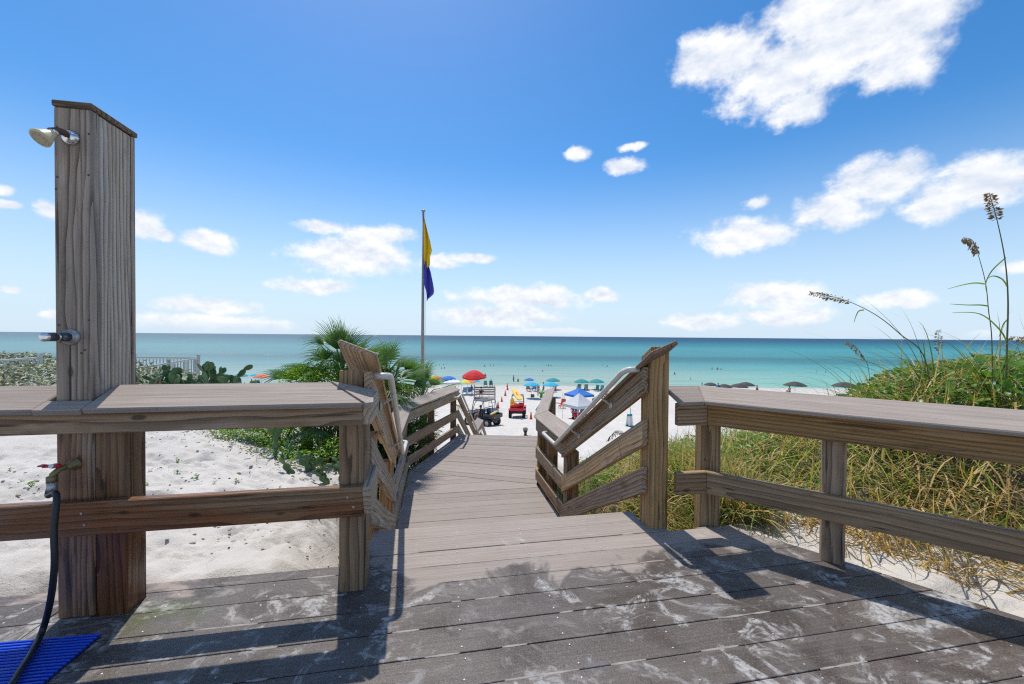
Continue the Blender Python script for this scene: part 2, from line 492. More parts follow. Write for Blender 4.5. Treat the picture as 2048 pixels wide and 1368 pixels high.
def composite(name, light, dark, wet=False):
    t = NT(name)
    v, raw, rnd = t.objvec()
    streak = t.noise(t.vec('MULTIPLY', v, (1.6, 85, 85)), 1.0, 4.0, 0.62).outputs[0]
    lines = t.noise(t.vec('MULTIPLY', v, (4.0, 150, 150)), 1.0, 2.0, 0.5).outputs[0]
    blot = t.noise(v, 3.2, 6.0, 0.65).outputs[0]
    col = t.mix(t.remap(streak, 0.3, 0.7), light, dark)
    col = t.mix(t.math('MULTIPLY', t.remap(lines, 0.60, 0.72), 0.45), col, tuple(c * 0.5 for c in dark))
    col = t.mix(t.math('MULTIPLY', t.remap(blot, 0.42, 0.75), 0.3), col, tuple(c * 0.72 for c in light))
    col = t.node('ShaderNodeHueSaturation', {'Hue': 0.5, 'Saturation': 1.0, 'Value': t.math('MULTIPLY_ADD', rnd, 0.2, 0.9), 'Color': col}).outputs[0]
    rough = 0.72
    h = t.math('ADD', t.math('MULTIPLY', streak, 0.6), t.math('MULTIPLY', lines, 0.5))
    if wet:
        p = t.pos()
        xyz = t.node('ShaderNodeSeparateXYZ', {0: p})
        x, y = xyz.outputs[0], xyz.outputs[1]
        n1 = t.noise(p, 2.3, 8.0, 0.62, 0.5).outputs[0]
        n2 = t.noise(t.vec('ADD', p, (7.3, 1.1, 0)), 5.5, 8.0, 0.66, 0.9).outputs[0]
        # splashed by the shower: soaked towards the shower side, drying towards the steps
        edge = t.math('SUBTRACT', t.math('MULTIPLY_ADD', x, 0.23, 1.97), y)
        left = t.remap(x, -0.35, -0.75, 0.0, 0.40)
        wv = t.math('ADD', t.math('ADD', t.math('MULTIPLY', edge, 1.15), left), t.math('MULTIPLY', t.math('SUBTRACT', n1, 0.47), 1.5))
        wetm = t.remap(wv, -0.02, 0.10)
        rim = t.math('MULTIPLY', wetm, t.remap(wv, 0.02, 0.22, 1.0, 0.0))
        # dried salt and sand scuffs inside the wet area
        scuff = t.math('MULTIPLY', t.remap(n2, 0.52, 0.62), t.remap(t.noise(p, 34.0, 5.0, 0.7).outputs[0], 0.34, 0.56))
        swirl = t.noise(t.vec('MULTIPLY', p, (3.0, 5.5, 9)), 1.3, 9.0, 0.72, 1.2).outputs[0]
        scuff = t.math('MAXIMUM', scuff, t.math('MULTIPLY', t.remap(swirl, 0.54, 0.66), 0.55))
        wetc = t.mix(1.0, col, (0.40, 0.39, 0.39), 'MULTIPLY')
        nb = t.noise(t.vec('ADD', p, (1.7, 4.4, 0)), 3.4, 6.0, 0.6, 0.6).outputs[0]
        wetc = t.mix(t.math('MULTIPLY', t.remap(nb, 0.50, 0.62), 0.75), wetc, (0.066, 0.050, 0.040))
        wetc = t.mix(t.math('MULTIPLY', t.remap(nb, 0.42, 0.30), 0.5), wetc, (0.15, 0.15, 0.16))
        grit = t.noise(p, 150.0, 2.0, 0.7).outputs[0]
        wetc = t.mix(t.math('MULTIPLY', t.remap(grit, 0.58, 0.70), 0.5), wetc, (0.30, 0.28, 0.255))
        wetc = t.mix(t.math('MULTIPLY', t.remap(grit, 0.42, 0.32), 0.6), wetc, (0.02, 0.018, 0.016))
        # green algae by the foot of the shower
        ax = t.vec('SUBTRACT', p, (-1.45, 1.66, 0))
        al = t.node('ShaderNodeVectorMath', {0: t.vec('MULTIPLY', ax, (1.0, 1.6, 0))}, operation='LENGTH').outputs[1]
        wetc = t.mix(t.math('MULTIPLY', t.remap(al, 0.26, 0.05), t.remap(n2, 0.35, 0.6)), wetc, (0.075, 0.085, 0.018))
        clus = t.remap(t.noise(t.vec('ADD', p, (5.1, 2.2, 0)), 1.7, 3.0, 0.5).outputs[0], 0.34, 0.54, 0.3, 1.0)
        salt = t.math('MULTIPLY', t.math('MULTIPLY', scuff, clus), t.remap(rim, 0.2, 0.7, 0.85, 0.15))
        wetc = t.mix(salt, wetc, (0.46, 0.445, 0.425))
        dryn = t.noise(t.vec('ADD', p, (3.3, 9.1, 0)), 4.0, 8.0, 0.7, 1.2).outputs[0]
        dry = t.mix(t.math('MULTIPLY', t.remap(dryn, 0.58, 0.72), 0.6), col, (0.50, 0.475, 0.45))
        dry = t.mix(t.math('MULTIPLY', t.remap(n2, 0.42, 0.30), 0.35), dry, tuple(c * 0.55 for c in dark))
        col = t.mix(wetm, dry, wetc)
        gl = t.noise(p, 260.0, 2.0, 0.6).outputs[0]
        wr = t.math('MULTIPLY_ADD', salt, 0.55, t.math('MULTIPLY_ADD', n1, 0.4, 0.2))
        rough = t.math('ADD', t.math('MULTIPLY', wetm, wr), t.math('MULTIPLY', t.math('SUBTRACT', 1.0, wetm), 0.72))
        h = t.math('ADD', h, t.math('MULTIPLY', t.math('MULTIPLY', gl, wetm), 1.2))
    t.set(color=col, rough=rough, spec=0.26)
    t.bump(h, 0.5, 0.003)
    return t.mat

M_DECK = composite('wet_composite_deck', (0.36, 0.305, 0.265), (0.268, 0.225, 0.193), wet=True)
M_WALK = composite('dry_composite_deck', (0.345, 0.295, 0.258), (0.265, 0.225, 0.197))
M_CAP = composite('composite_rail_cap', (0.385, 0.32, 0.268), (0.27, 0.222, 0.183))

# sand
t = NT('sand')
p = t.pos()
xyz = t.node('ShaderNodeSeparateXYZ', {0: p})
n1 = t.noise(p, 1.1, 7.0, 0.6).outputs[0]
n2 = t.noise(p, 38.0, 6.0, 0.68).outputs[0]
n3 = t.noise(p, 260.0, 2.0, 0.6).outputs[0]
col = t.mix(t.remap(n1, 0.3, 0.7), (0.61, 0.575, 0.525), (0.535, 0.50, 0.45))
col = t.mix(t.math('MULTIPLY', t.remap(n2, 0.60, 0.74), 0.35), col, (0.40, 0.36, 0.31))
wetsand = t.remap(xyz.outputs[2], -7.05, -7.34)
col = t.mix(t.math('MULTIPLY', wetsand, 0.55), col, (0.45, 0.42, 0.36))
# leaf litter specks; under the plants litter also darkened for shade between blades
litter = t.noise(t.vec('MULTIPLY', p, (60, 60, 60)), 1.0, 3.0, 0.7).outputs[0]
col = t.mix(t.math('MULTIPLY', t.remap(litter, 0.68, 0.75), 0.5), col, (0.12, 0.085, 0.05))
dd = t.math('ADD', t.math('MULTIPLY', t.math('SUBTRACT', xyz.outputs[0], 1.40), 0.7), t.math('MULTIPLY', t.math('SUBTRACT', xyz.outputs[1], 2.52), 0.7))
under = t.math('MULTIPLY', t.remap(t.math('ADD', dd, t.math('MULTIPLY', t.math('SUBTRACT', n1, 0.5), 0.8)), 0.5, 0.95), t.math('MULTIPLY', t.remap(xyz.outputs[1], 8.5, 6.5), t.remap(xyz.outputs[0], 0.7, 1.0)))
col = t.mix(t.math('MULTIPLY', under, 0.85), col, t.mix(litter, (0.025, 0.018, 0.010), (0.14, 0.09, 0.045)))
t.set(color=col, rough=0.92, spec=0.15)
t.bump(t.math('ADD', t.math('MULTIPLY', n2, 1.0), t.math('MULTIPLY', n3, 0.35)), 0.55, 0.02)
M_SAND = t.mat

# sea: colour follows the depth of the water over pale sand, with weed beds and the deep far out
t = NT('sea_water')
p = t.pos()
xyz = t.node('ShaderNodeSeparateXYZ', {0: p})
dist = t.node('ShaderNodeVectorMath', {0: t.vec('MULTIPLY', p, (0.25, 1, 0))}, operation='LENGTH').outputs[1]
wob = t.noise(t.vec('MULTIPLY', p, (0.004, 0.018, 0)), 1.0, 5.0, 0.6).outputs[0]
wob2 = t.noise(t.vec('MULTIPLY', p, (0.02, 0.11, 0)), 1.0, 4.0, 0.6).outputs[0]
inv = t.math('DIVIDE', 66.0, dist)
inv = t.math('MULTIPLY_ADD', t.math('SUBTRACT', wob, 0.5), t.math('MULTIPLY', inv, 0.30), inv)
col = t.ramp(inv, [(0.0, (0.022, 0.066, 0.138)), (0.06, (0.020, 0.078, 0.152)), (0.13, (0.030, 0.155, 0.215)), (0.22, (0.065, 0.235, 0.285)), (0.35, (0.07, 0.215, 0.255)), (0.41, (0.052, 0.15, 0.195)), (0.46, (0.062, 0.18, 0.22)), (0.52, (0.095, 0.265, 0.295)), (0.73, (0.21, 0.345, 0.335)), (0.93, (0.24, 0.37, 0.335)), (1.0, (0.36, 0.42, 0.37))])
col = t.mix(t.math('MULTIPLY', t.remap(wob2, 0.50, 0.72), 0.25), col, (0.04, 0.16, 0.20))
# clearer and deeper to the west (right), milkier to the east
side = t.math('DIVIDE', xyz.outputs[0], t.math('ADD', xyz.outputs[1], 1.0))
col = t.mix(t.remap(side, 0.15, -0.9, 0.0, 0.42), col, (0.25, 0.36, 0.38))
col = t.mix(1.0, col, (1.22, 1.06, 0.97), 'MULTIPLY')
col = t.mix(t.remap(side, 0.1, 0.9, 0.0, 0.8), col, t.mix(1.0, col, (0.55, 1.02, 1.02), 'MULTIPLY'))
w1 = t.noise(t.vec('MULTIPLY', p, (0.45, 1.5, 1)), 1.0, 4.0, 0.6).outputs[0]
w2 = t.noise(t.vec('MULTIPLY', p, (0.05, 0.22, 1)), 1.0, 3.0, 0.55).outputs[0]
stk = t.noise(t.vec('MULTIPLY', p, (0.05, 0.55, 0)), 1.0, 5.0, 0.65).outputs[0]
col = t.mix(0.5, col, t.mix(1.0, col, t.ramp(stk, [(0.3, (0.72, 0.76, 0.80)), (0.7, (1.25, 1.22, 1.18))]), 'MULTIPLY'))
foam = t.math('MULTIPLY', t.remap(inv, 0.955, 1.0), t.remap(t.noise(t.vec('MULTIPLY', p, (0.25, 1.6, 0)), 1.0, 5.0, 0.7).outputs[0], 0.42, 0.6))
col = t.mix(t.math('MULTIPLY', foam, 0.8), col, (0.62, 0.64, 0.62))
bmp = t.node('ShaderNodeBump', {'Height': t.math('ADD', t.math('MULTIPLY', w1, 0.12), t.math('MULTIPLY', w2, 0.6)), 'Strength': 0.5, 'Distance': 0.6}).outputs[0]
dif = t.node('ShaderNodeBsdfDiffuse', {0: col, 'Normal': bmp})
glo = t.node('ShaderNodeBsdfGlossy', {0: (0.9, 0.95, 1.0), 'Roughness': 0.3, 'Normal': bmp})
t.l.new(t.node('ShaderNodeMixShader', {0: 0.07, 1: dif.outputs[0], 2: glo.outputs[0]}).outputs[0], t.out.inputs[0])
M_SEA = t.mat

def leafmat(name, cols, rough=0.5, trans=0.25, spec=0.35):
    """cols: colours picked per leaf"""
    t = NT(name)
    r = t.node('ShaderNodeNewGeometry').outputs['Random Per Island']
    oi = t.node('ShaderNodeObjectInfo').outputs['Random']
    f = t.math('FRACT', t.math('ADD', r, oi))
    k = len(cols)
    col = t.ramp(f, [(i / max(1, k - 1), c) for i, c in enumerate(cols)])
    tcn = t.node('ShaderNodeTexCoord').outputs['Object']
    n = t.noise(tcn, 20.0, 3.0).outputs[0]
    col = t.mix(t.math('MULTIPLY', n, 0.35), col, t.mix(1.0, col, (0.55, 0.6, 0.5), 'MULTIPLY'))
    t.set(color=col, rough=rough, spec=spec)
    if trans > 0:
        tr = t.node('ShaderNodeBsdfTranslucent', {0: t.mix(1.0, col, (1.25, 1.3, 0.6), 'MULTIPLY')})
        ms = t.node('ShaderNodeMixShader', {0: trans, 1: t.bsdf.outputs[0], 2: tr.outputs[0]})
        t.l.new(ms.outputs[0], t.out.inputs[0])
    return t.mat

M_GRASS = leafmat('green_blade', [(0.106, 0.213, 0.037), (0.175, 0.294, 0.056), (0.275, 0.350, 0.081), (0.100, 0.213, 0.056), (0.413, 0.400, 0.138), (0.163, 0.288, 0.050)], trans=0.5)
M_BLADE = leafmat('dark_blade', [(0.06, 0.115, 0.032), (0.09, 0.15, 0.04), (0.13, 0.19, 0.055), (0.20, 0.22, 0.08)], trans=0.4)
M_STRAW = leafmat('dry_straw', [(0.525, 0.350, 0.138), (0.650, 0.463, 0.200), (0.375, 0.225, 0.088), (0.725, 0.562, 0.300), (0.750, 0.525, 0.213)], rough=0.7, trans=0.35)
M_VINE = leafmat('vine_leaf', [(0.060, 0.156, 0.019), (0.102, 0.240, 0.029), (0.168, 0.312, 0.036), (0.066, 0.180, 0.024), (0.264, 0.348, 0.060)], rough=0.38, trans=0.38)
M_BUSH = leafmat('bush_leaf', [(0.072, 0.174, 0.020), (0.145, 0.304, 0.026), (0.261, 0.420, 0.032), (0.087, 0.217, 0.023), (0.348, 0.478, 0.051)], rough=0.4, trans=0.4)
M_HEDGE = leafmat('variegated_leaf', [(0.10, 0.15, 0.06), (0.42, 0.44, 0.33), (0.055, 0.10, 0.03), (0.30, 0.32, 0.20), (0.12, 0.14, 0.05), (0.52, 0.51, 0.40), (0.14, 0.17, 0.07)], rough=0.45, trans=0.15)
M_PALM = leafmat('palm_leaf', [(0.056, 0.136, 0.040), (0.096, 0.200, 0.056), (0.136, 0.240, 0.080), (0.072, 0.160, 0.048)], rough=0.42, trans=0.35)
M_PALM_DRY = leafmat('dry_palm_leaf', [(0.30, 0.25, 0.11), (0.22, 0.20, 0.08), (0.38, 0.32, 0.17)], rough=0.6)
M_CACTUS = leafmat('cactus_pad', [(0.063, 0.132, 0.052), (0.092, 0.172, 0.069), (0.115, 0.190, 0.086), (0.075, 0.144, 0.057)], rough=0.55, trans=0.0)
M_SEED = leafmat('sea_oat_seed', [(0.311, 0.196, 0.088), (0.446, 0.297, 0.135), (0.203, 0.121, 0.061)], rough=0.7, trans=0.1)
M_STALK = plain('sea_oat_stalk', (0.12, 0.13, 0.05), 0.6)
M_STEM = plain('woody_stem', (0.16, 0.11, 0.07), 0.8, vary=0.2)
M_PETAL = plain('yellow_petal', (0.75, 0.48, 0.02), 0.5)
M_FLOWER_EYE = plain('flower_eye', (0.09, 0.035, 0.015), 0.8)

M_WHITE_PIPE = plain('white_painted_pipe', (0.60, 0.575, 0.53), 0.35, vary=0.06)
M_BRACKET = plain('galvanised_bracket', (0.50, 0.48, 0.44), 0.42, metal=0.45, vary=0.15)
M_CHROME = plain('chrome', (0.70, 0.70, 0.70), 0.16, metal=1.0)
M_RUST = plain('rusty_pipe', (0.115, 0.055, 0.032), 0.7, vary=0.3)
M_BRASS = plain('tarnished_brass', (0.24, 0.19, 0.09), 0.5, metal=0.5, vary=0.3)
M_IVORY = plain('ivory_plastic', (0.62, 0.54, 0.33), 0.4)
M_RUBBER = plain('black_rubber', (0.014, 0.017, 0.021), 0.42)
M_REDPAINT = plain('red_paint', (0.55, 0.02, 0.05), 0.4)
M_WHITE = plain('white_plastic', (0.78, 0.77, 0.74), 0.45)
M_SCREW = plain('screw_steel', (0.40, 0.38, 0.35), 0.5, metal=0.5, vary=0.3)
t = NT('blue_vinyl')
pm = t.pos()
nm_ = t.noise(pm, 9.0, 6.0, 0.7).outputs[0]
t.set(color=t.mix(t.math('MULTIPLY', t.remap(nm_, 0.52, 0.72), 0.5), t.mix(t.noise(pm, 60.0, 3.0).outputs[0], (0.008, 0.06, 0.50), (0.012, 0.09, 0.66)), (0.25, 0.30, 0.42)), rough=t.math('MULTIPLY_ADD', nm_, 0.5, 0.15), spec=0.5)
M_MAT = t.mat
M_FENCE = plain('white_painted_metal', (0.64, 0.64, 0.62), 0.5)
M_FENCE_SHADED = plain('shaded_white_metal', (0.36, 0.37, 0.36), 0.5)  # white fence metal with its silhouette shade put into the colour
M_GALV = plain('grey_flagpole_metal', (0.30, 0.285, 0.265), 0.5, metal=0.2, vary=0.12)
M_FLAG_Y = plain('yellow_flag_cloth', (0.72, 0.47, 0.01), 0.8)
M_FLAG_B = plain('blue_flag_cloth', (0.05, 0.05, 0.38), 0.8)
M_CONE = plain('orange_cone_plastic', (0.62, 0.07, 0.02), 0.5)
M_BLACK = plain('black_plastic', (0.025, 0.026, 0.028), 0.5)
M_DKGREY = plain('dark_grey_plastic', (0.06, 0.062, 0.065), 0.55)
M_TYRE = plain('tyre_rubber', (0.022, 0.022, 0.022), 0.85)
M_STEEL = plain('steel', (0.40, 0.40, 0.40), 0.4, metal=0.7)
M_STANDWOOD = plain('grey_stand_timber', (0.33, 0.29, 0.25), 0.8, vary=0.1)
M_YELLOW = plain('yellow_foam', (0.78, 0.50, 0.05), 0.5)
M_BLUE = plain('blue_plastic', (0.02, 0.16, 0.60), 0.45)
M_CLEAR = plain('clear_screen', (0.65, 0.68, 0.68), 0.2)
CLOTH = {}
def cloth(rgb):
    if rgb not in CLOTH:
        CLOTH[rgb] = plain('beach_fabric_%d' % len(CLOTH), rgb, 0.8)
    return CLOTH[rgb]
# ------------------------------------------------------------------ terrain
def sm(a, b, x):
    t = np.clip((x - a) / (b - a), 0, 1)
    return t * t * (3 - 2 * t)

def hash2(ix, iy, seed):
    h = (ix.astype(np.int64) * 374761393 + iy.astype(np.int64) * 668265263 + seed * 974634777) & 0x7fffffff
    h = ((h ^ (h >> 13)) * 1274126177) & 0x7fffffff
    return ((h ^ (h >> 16)) & 0xffff) / 65535.0

def vnoise(x, y, seed=0):
    ix, iy = np.floor(x), np.floor(y)
    fx, fy = x - ix, y - iy
    fx, fy = fx * fx * (3 - 2 * fx), fy * fy * (3 - 2 * fy)
    a, b = hash2(ix, iy, seed), hash2(ix + 1, iy, seed)
    c, d = hash2(ix, iy + 1, seed), hash2(ix + 1, iy + 1, seed)
    return (a * (1 - fx) + b * fx) * (1 - fy) + (c * (1 - fx) + d * fx) * fy - 0.5

def fbm(x, y, f, oct=4, seed=0):
    s, amp = 0.0, 1.0
    for i in range(oct):
        s = s + amp * vnoise(x * f, y * f, seed + i)
        f, amp = f * 2.03, amp * 0.5
    return s

PY = [-60, 2.3, 2.9, 3.6, 5, 8, 12, 17, 24, 30, 40, 50, 60, 69, 90, 200, 400]
PZ = [-.5, -.5, -.75, -1.2, -1.5, -1.9, -3.1, -4.85, -5.25, -5.62, -6.55, -6.95, -7.15, -7.32, -7.9, -9, -12]

def ground0(x, y):
    x, y = np.asarray(x, float), np.asarray(y, float)
    c = np.interp(y, PY, PZ)
    # left: bare sand of the dune crest, then a lower planted shelf
    q = 4.4 + np.clip(-1.9 - x, -1.2, 9) * 0.55
    zc = np.clip(-0.40 + 0.115 * (-1.9 - x), -0.5, 0.1)
    near = -0.055 + (zc + 0.055) * np.clip((y - 2.1) / (q - 2.1), 0, 1) ** 1.2
    shelf = np.interp(y, [-60, 6, 11, 14, 19, 26], [-.2, -.2, -.3, -.9, -3.4, -5.35])
    shelf = np.where(y > 26, c, shelf)
    shelf = c + (shelf - c) * sm(-3.0, -6.0, x)
    left = near + (shelf - near) * sm(q, q + 2.4, y)
    left = np.where(y < 2.1, -0.055 - 0.35 * sm(2.1, 1.6, y) * sm(-6, -5, x), left)
    xb = -0.75 - 0.27 * np.clip(y - 2.0, 0, 6)
    wl_ = sm(xb + 0.05, xb - 0.55, x)
    z = c + (left - c) * wl_
    # right: sand strip along the deck, then the grassy mound
    d = (x - 1.40) * .7 + (y - 2.52) * .7
    a = (x - 1.40) * .7 - (y - 2.52) * .7
    rise = np.interp(a, [-4, -2, -.9, 0, .7, 2, 5], [-1.6, -.75, -.26, .10, .58, .80, .8])
    mound = -0.05 + sm(.28, 2.0, d) * rise
    mound = mound + (c - mound) * sm(2.8, 8.5, d)
    mound = np.where(d < 0, -0.05 - 0.4 * sm(0, -.4, d), mound)
    xr = 1.12 - .05 * np.clip(y - 2.5, 0, 8)
    z = z + (mound - z) * sm(xr, xr + .4, x) * (y > -30)
    return z

def on_deck(x, y):
    return y < 1.9

def ground(x, y):
    x, y = np.asarray(x, float), np.asarray(y, float)
    z = ground0(x, y)
    far = sm(8, 20, y)
    z = z + fbm(x, y, 0.6, 3, 3) * (0.05 + 0.12 * far) * sm(68, 60, y)
    z = z + fbm(x, y, 3.1, 4, 11) * 0.05
    z = z + fbm(x, y, 0.9, 3, 21) * 0.10 * far * sm(66, 55, y)
    # scuffed footprints and little scarps close to the deck
    nearm = sm(9, 5, y) * sm(-9, -7, x)
    f = fbm(x, y, 2.6, 3, 31)
    z = z - nearm * 0.035 * sm(.22, .36, f)
    g = fbm(x * .8 + y * .5, y, 6.5, 3, 41)
    z = z - nearm * 0.024 * sm(.14, .28, g)
    g2 = fbm(x, y * 1.3, 15.0, 2, 61)
    z = z - nearm * 0.012 * sm(.1, .3, g2) * sm(-.05, .2, fbm(x, y, 1.3, 2, 71))
    rp = np.sin((x * 0.55 + y) * 42 + fbm(x, y, 3, 2, 51) * 9)
    return z + nearm * rp * 0.0016

def crust(x, y, f=7.5):
    """broken crust of damp sand: raised plates between cracks"""
    x, y = x * f, y * f
    ix, iy = np.floor(x), np.floor(y)
    f1 = np.full(x.shape, 9.0)
    f2 = np.full(x.shape, 9.0)
    for i in (-1, 0, 1):
        for j in (-1, 0, 1):
            cx, cy = ix + i, iy + j
            d = np.hypot(cx + hash2(cx, cy, 5) - x, cy + hash2(cx, cy, 9) - y)
            f2 = np.minimum(f2, np.maximum(f1, d))
            f1 = np.minimum(f1, d)
    return sm(.02, .22, f2 - f1)

def gz(x, y):
    return float(ground(np.array([x]), np.array([y]))[0])

def ground_hit(px, py, y0=6.0, y1=90.0):
    """where the line of sight through a photo pixel meets the beach"""
    d = ray(px, py)
    ys = np.linspace(y0, y1, 3000)
    k = ys / d.y
    zz = CAM_H + d.z * k
    g = ground0(d.x * k, ys)
    i = int(np.argmax(zz < g))
    if zz[i] >= g[i]:
        i = len(ys) - 1
    x, y = d.x * k[i], ys[i]
    return Vector((x, y, gz(x, y)))

def axis(fine0, fine1, step, lo, hi, grow=1.12):
    a = list(np.arange(fine0, fine1 + 1e-6, step))
    s, v = step, a[-1]
    while v < hi:
        s *= grow
        v += s
        a.append(v)
    s, v = step, a[0]
    pre = []
    while v > lo:
        s *= grow
        v -= s
        pre.append(v)
    return np.array(pre[::-1] + a)

gx = axis(-5.0, 4.6, 0.026, -3500, 3500, 1.085)
gy = axis(1.6, 7.2, 0.026, -3000, 420, 1.045)
X, Y = np.meshgrid(gx, gy)
Z = ground(X.ravel(), Y.ravel())
xf, yf = X.ravel(), Y.ravel()
nb = (xf > -4.9) & (xf < -.7) & (yf > 2.05) & (yf < 4.2)
patch = sm(.02, .22, fbm(xf[nb], yf[nb], 1.7, 2, 81)) * sm(4.2, 2.6, yf[nb])
Z[nb] += patch * (crust(xf[nb], yf[nb]) - .8) * .038 * sm(2.05, 2.2, yf[nb])
scuf = fbm(xf[nb], yf[nb], 9.0, 3, 83)
Z[nb] -= .02 * sm(.2, .36, scuf) * sm(4.2, 2.5, yf[nb])
# footprints crossing the bare sand
frng = np.random.default_rng(21)
for (x0_, y0_, hd_, cnt) in ((-4.6, 2.75, .16, 14), (-1.3, 3.3, 2.6, 9), (-4.2, 4.3, -.28, 8), (-3.0, 2.35, .9, 7)):
    for k_ in range(cnt):
        sd_ = .09 if k_ % 2 else -.09
        fx_ = x0_ + math.cos(hd_) * .34 * k_ - math.sin(hd_) * sd_ + frng.normal(0, .03)
        fy_ = y0_ + math.sin(hd_) * .34 * k_ + math.cos(hd_) * sd_ + frng.normal(0, .03)
        if fy_ < 2.3 or fx_ > -.75 - .27 * (fy_ - 2) - .2:
            continue
        a_ = hd_ + frng.normal(0, .2)
        lx = ((xf - fx_) * math.cos(a_) + (yf - fy_) * math.sin(a_)) / .14
        ly = (-(xf - fx_) * math.sin(a_) + (yf - fy_) * math.cos(a_)) / .055
        r2_ = lx * lx + ly * ly
        m_ = r2_ < 4
        Z[m_] += -.030 * np.exp(-(r2_[m_] ** 2) * 1.2) + .012 * np.exp(-((np.sqrt(r2_[m_]) - 1.35) ** 2) * 12)
Z = Z.reshape(X.shape)
nx, ny = len(gx), len(gy)
idx = np.arange(nx * ny).reshape(ny, nx)
faces = np.stack([idx[:-1, :-1], idx[:-1, 1:], idx[1:, 1:], idx[1:, :-1]], -1).reshape(-1, 4)
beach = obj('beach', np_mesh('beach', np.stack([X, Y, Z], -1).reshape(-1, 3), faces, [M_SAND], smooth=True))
tag(beach, 'white sand of the dune and the beach sloping to the water', kind='structure')

SEA_Z = -7.30
sx_ = [-60000, -4000, -800, -200, -60, 0, 60, 200, 800, 4000, 60000]
sy_ = [58, 75, 100, 150, 260, 500, 1200, 4000, 15000, 60000]
sv, sf = [], []
for j, yy in enumerate(sy_):
    for i, xx in enumerate(sx_):
        sv.append((xx, yy - (0.1 * xx if j == 0 and abs(xx) < 300 else 0), SEA_Z))
for j in range(len(sy_) - 1):
    for i in range(len(sx_) - 1):
        k = j * len(sx_) + i
        sf.append((k, k + 1, k + 1 + len(sx_), k + len(sx_)))
sea = obj('sea_water', np_mesh('sea_water', sv, sf, [M_SEA]))
tag(sea, 'calm turquoise sea darkening to blue at the horizon', kind='structure')

# clods, twigs and bits of shell lying on the near sand
vs, fs = [], []
o = 0
for i in range(900):
    x, y = rng.uniform(-4.6, -0.9), rng.uniform(2.3, 5.6)
    if x > -0.75 - 0.27 * (y - 2) - .2:
        continue
    r = rng.uniform(.003, .010) * (2.2 if rng.random() < .05 else 1)
    z = gz(x, y)
    for k, (a, b, c) in enumerate([(1, 0, 0), (0, 1, 0), (-1, 0, 0), (0, -1, 0), (0, 0, 1), (0, 0, -1)]):
        s = r * rng.uniform(.6, 1.4)
        vs.append((x + a * s * 1.5, y + b * s * 1.3, z + r * .2 + c * s * .7))
    fs += [(o + a, o + b, o + 4) for a, b in ((0, 1), (1, 2), (2, 3), (3, 0))] + [(o + b, o + a, o + 5) for a, b in ((0, 1), (1, 2), (2, 3), (3, 0))]
    o += 6
M_CLOD = plain('clod', (0.34, 0.30, 0.25), 0.95, vary=0.3)
clods = obj('sand_clods', np_mesh('sand_clods', vs, fs, [M_CLOD]))
tag(clods, 'scattered little clods and bits of shell on the dune sand', 'debris', kind='stuff')

# ------------------------------------------------------------------ deck, steps, landing
TH = R(10.4)
U = Vector((math.cos(TH), math.sin(TH), 0))
V = Vector((-math.sin(TH), math.cos(TH), 0))
def ST(s, t, z=0.0):
    return Vector((U.x * s + V.x * t, U.y * s + V.y * t, z))
def to_st(p):
    return p[0] * U.x + p[1] * U.y, p[0] * V.x + p[1] * V.y

def plank(parent, poly, z1, thick, mat, ang, name='plank'):
    """poly: world xy corners; grain along angle ang"""
    c = sum((Vector(p) for p in poly), Vector((0, 0))) / len(poly)
    ca, sa = math.cos(ang), math.sin(ang)
    loc = [((p[0] - c.x) * ca + (p[1] - c.y) * sa, -(p[0] - c.x) * sa + (p[1] - c.y) * ca) for p in poly]
    dz = random.uniform(-.0015, .0015)
    o = bpy.data.objects.new(name, MB().prism(loc, -thick, 0).mesh(name, mat, bevel=0.0016))
    COL.objects.link(o)
    return place(o, parent, Matrix.Translation((c.x, c.y, z1 + dz)) @ Matrix.Rotation(ang, 4, 'Z'))

deck = empty('viewing_deck')
tag(deck, 'grey composite plank deck, wet and scuffed near the shower', kind='structure')
PITCH, GAP = 0.1475, 0.004
def s_edge(t):
    return 1.832 + (2.226 - t) * 0.674
screws = MB()
def screw(s, t, z=0.0012):
    p = ST(s, t)
    screws.lathe([(0.0038, z - .004), (0.0038, z), (0.0018, z + .0006)], 8, Matrix.Translation((p.x, p.y, 0)))
def deck_plank(s0a, s0b, t0, t1, s1a=None, s1b=None):
    """between t0 (near) and t1 (far); s1*: ends on the far side when cut askew"""
    s1a = s0a if s1a is None else s1a
    s1b = s0b if s1b is None else s1b
    plank(deck, [ST(s0a, t0).xy, ST(s0b, t0).xy, ST(s1b, t1).xy, ST(s1a, t1).xy], 0.0, 0.025, M_DECK, TH)
k = 0
while True:
    t1 = 2.5225 - PITCH * k
    t0 = t1 - PITCH + GAP
    if t1 < -1.2:
        break
    if k == 0 or k == 1:
        deck_plank(-.382, 1.40 if k else 1.296, t0, t1)
    elif k == 2:
        deck_plank(-.382, s_edge(t0), t0, t1, s1b=s_edge(t1))
        deck_plank(-4.2, -.387, t0, 2.162)
    else:
        j = -1.585 if k in (3, 4, 5, 6) else random.uniform(-3, -2)
        deck_plank(-4.2, j - .004, t0, t1)
        jr = 0.55 if k == 7 else None
        deck_plank(j, s_edge(t0), t0, t1, s1b=s_edge(t1))
    for sj in (-2.9, -2.5, -2.1, -1.75, -1.15, -.75, -.33, .1, .5, .9, 1.32, 1.75, 2.2, 2.6):
        for tt in (t0 + .028, t1 - .030):
            if k < 2 and not (-.36 < sj < 1.25): continue
            if k == 2 and sj < -.37: continue
            if sj > s_edge(tt) - .03: continue
            screw(sj + random.uniform(-.012, .012), tt + random.uniform(-.004, .004))
    k += 1
so = screws.build('screw_heads', M_SCREW, deck)
tag(so, kind='stuff')
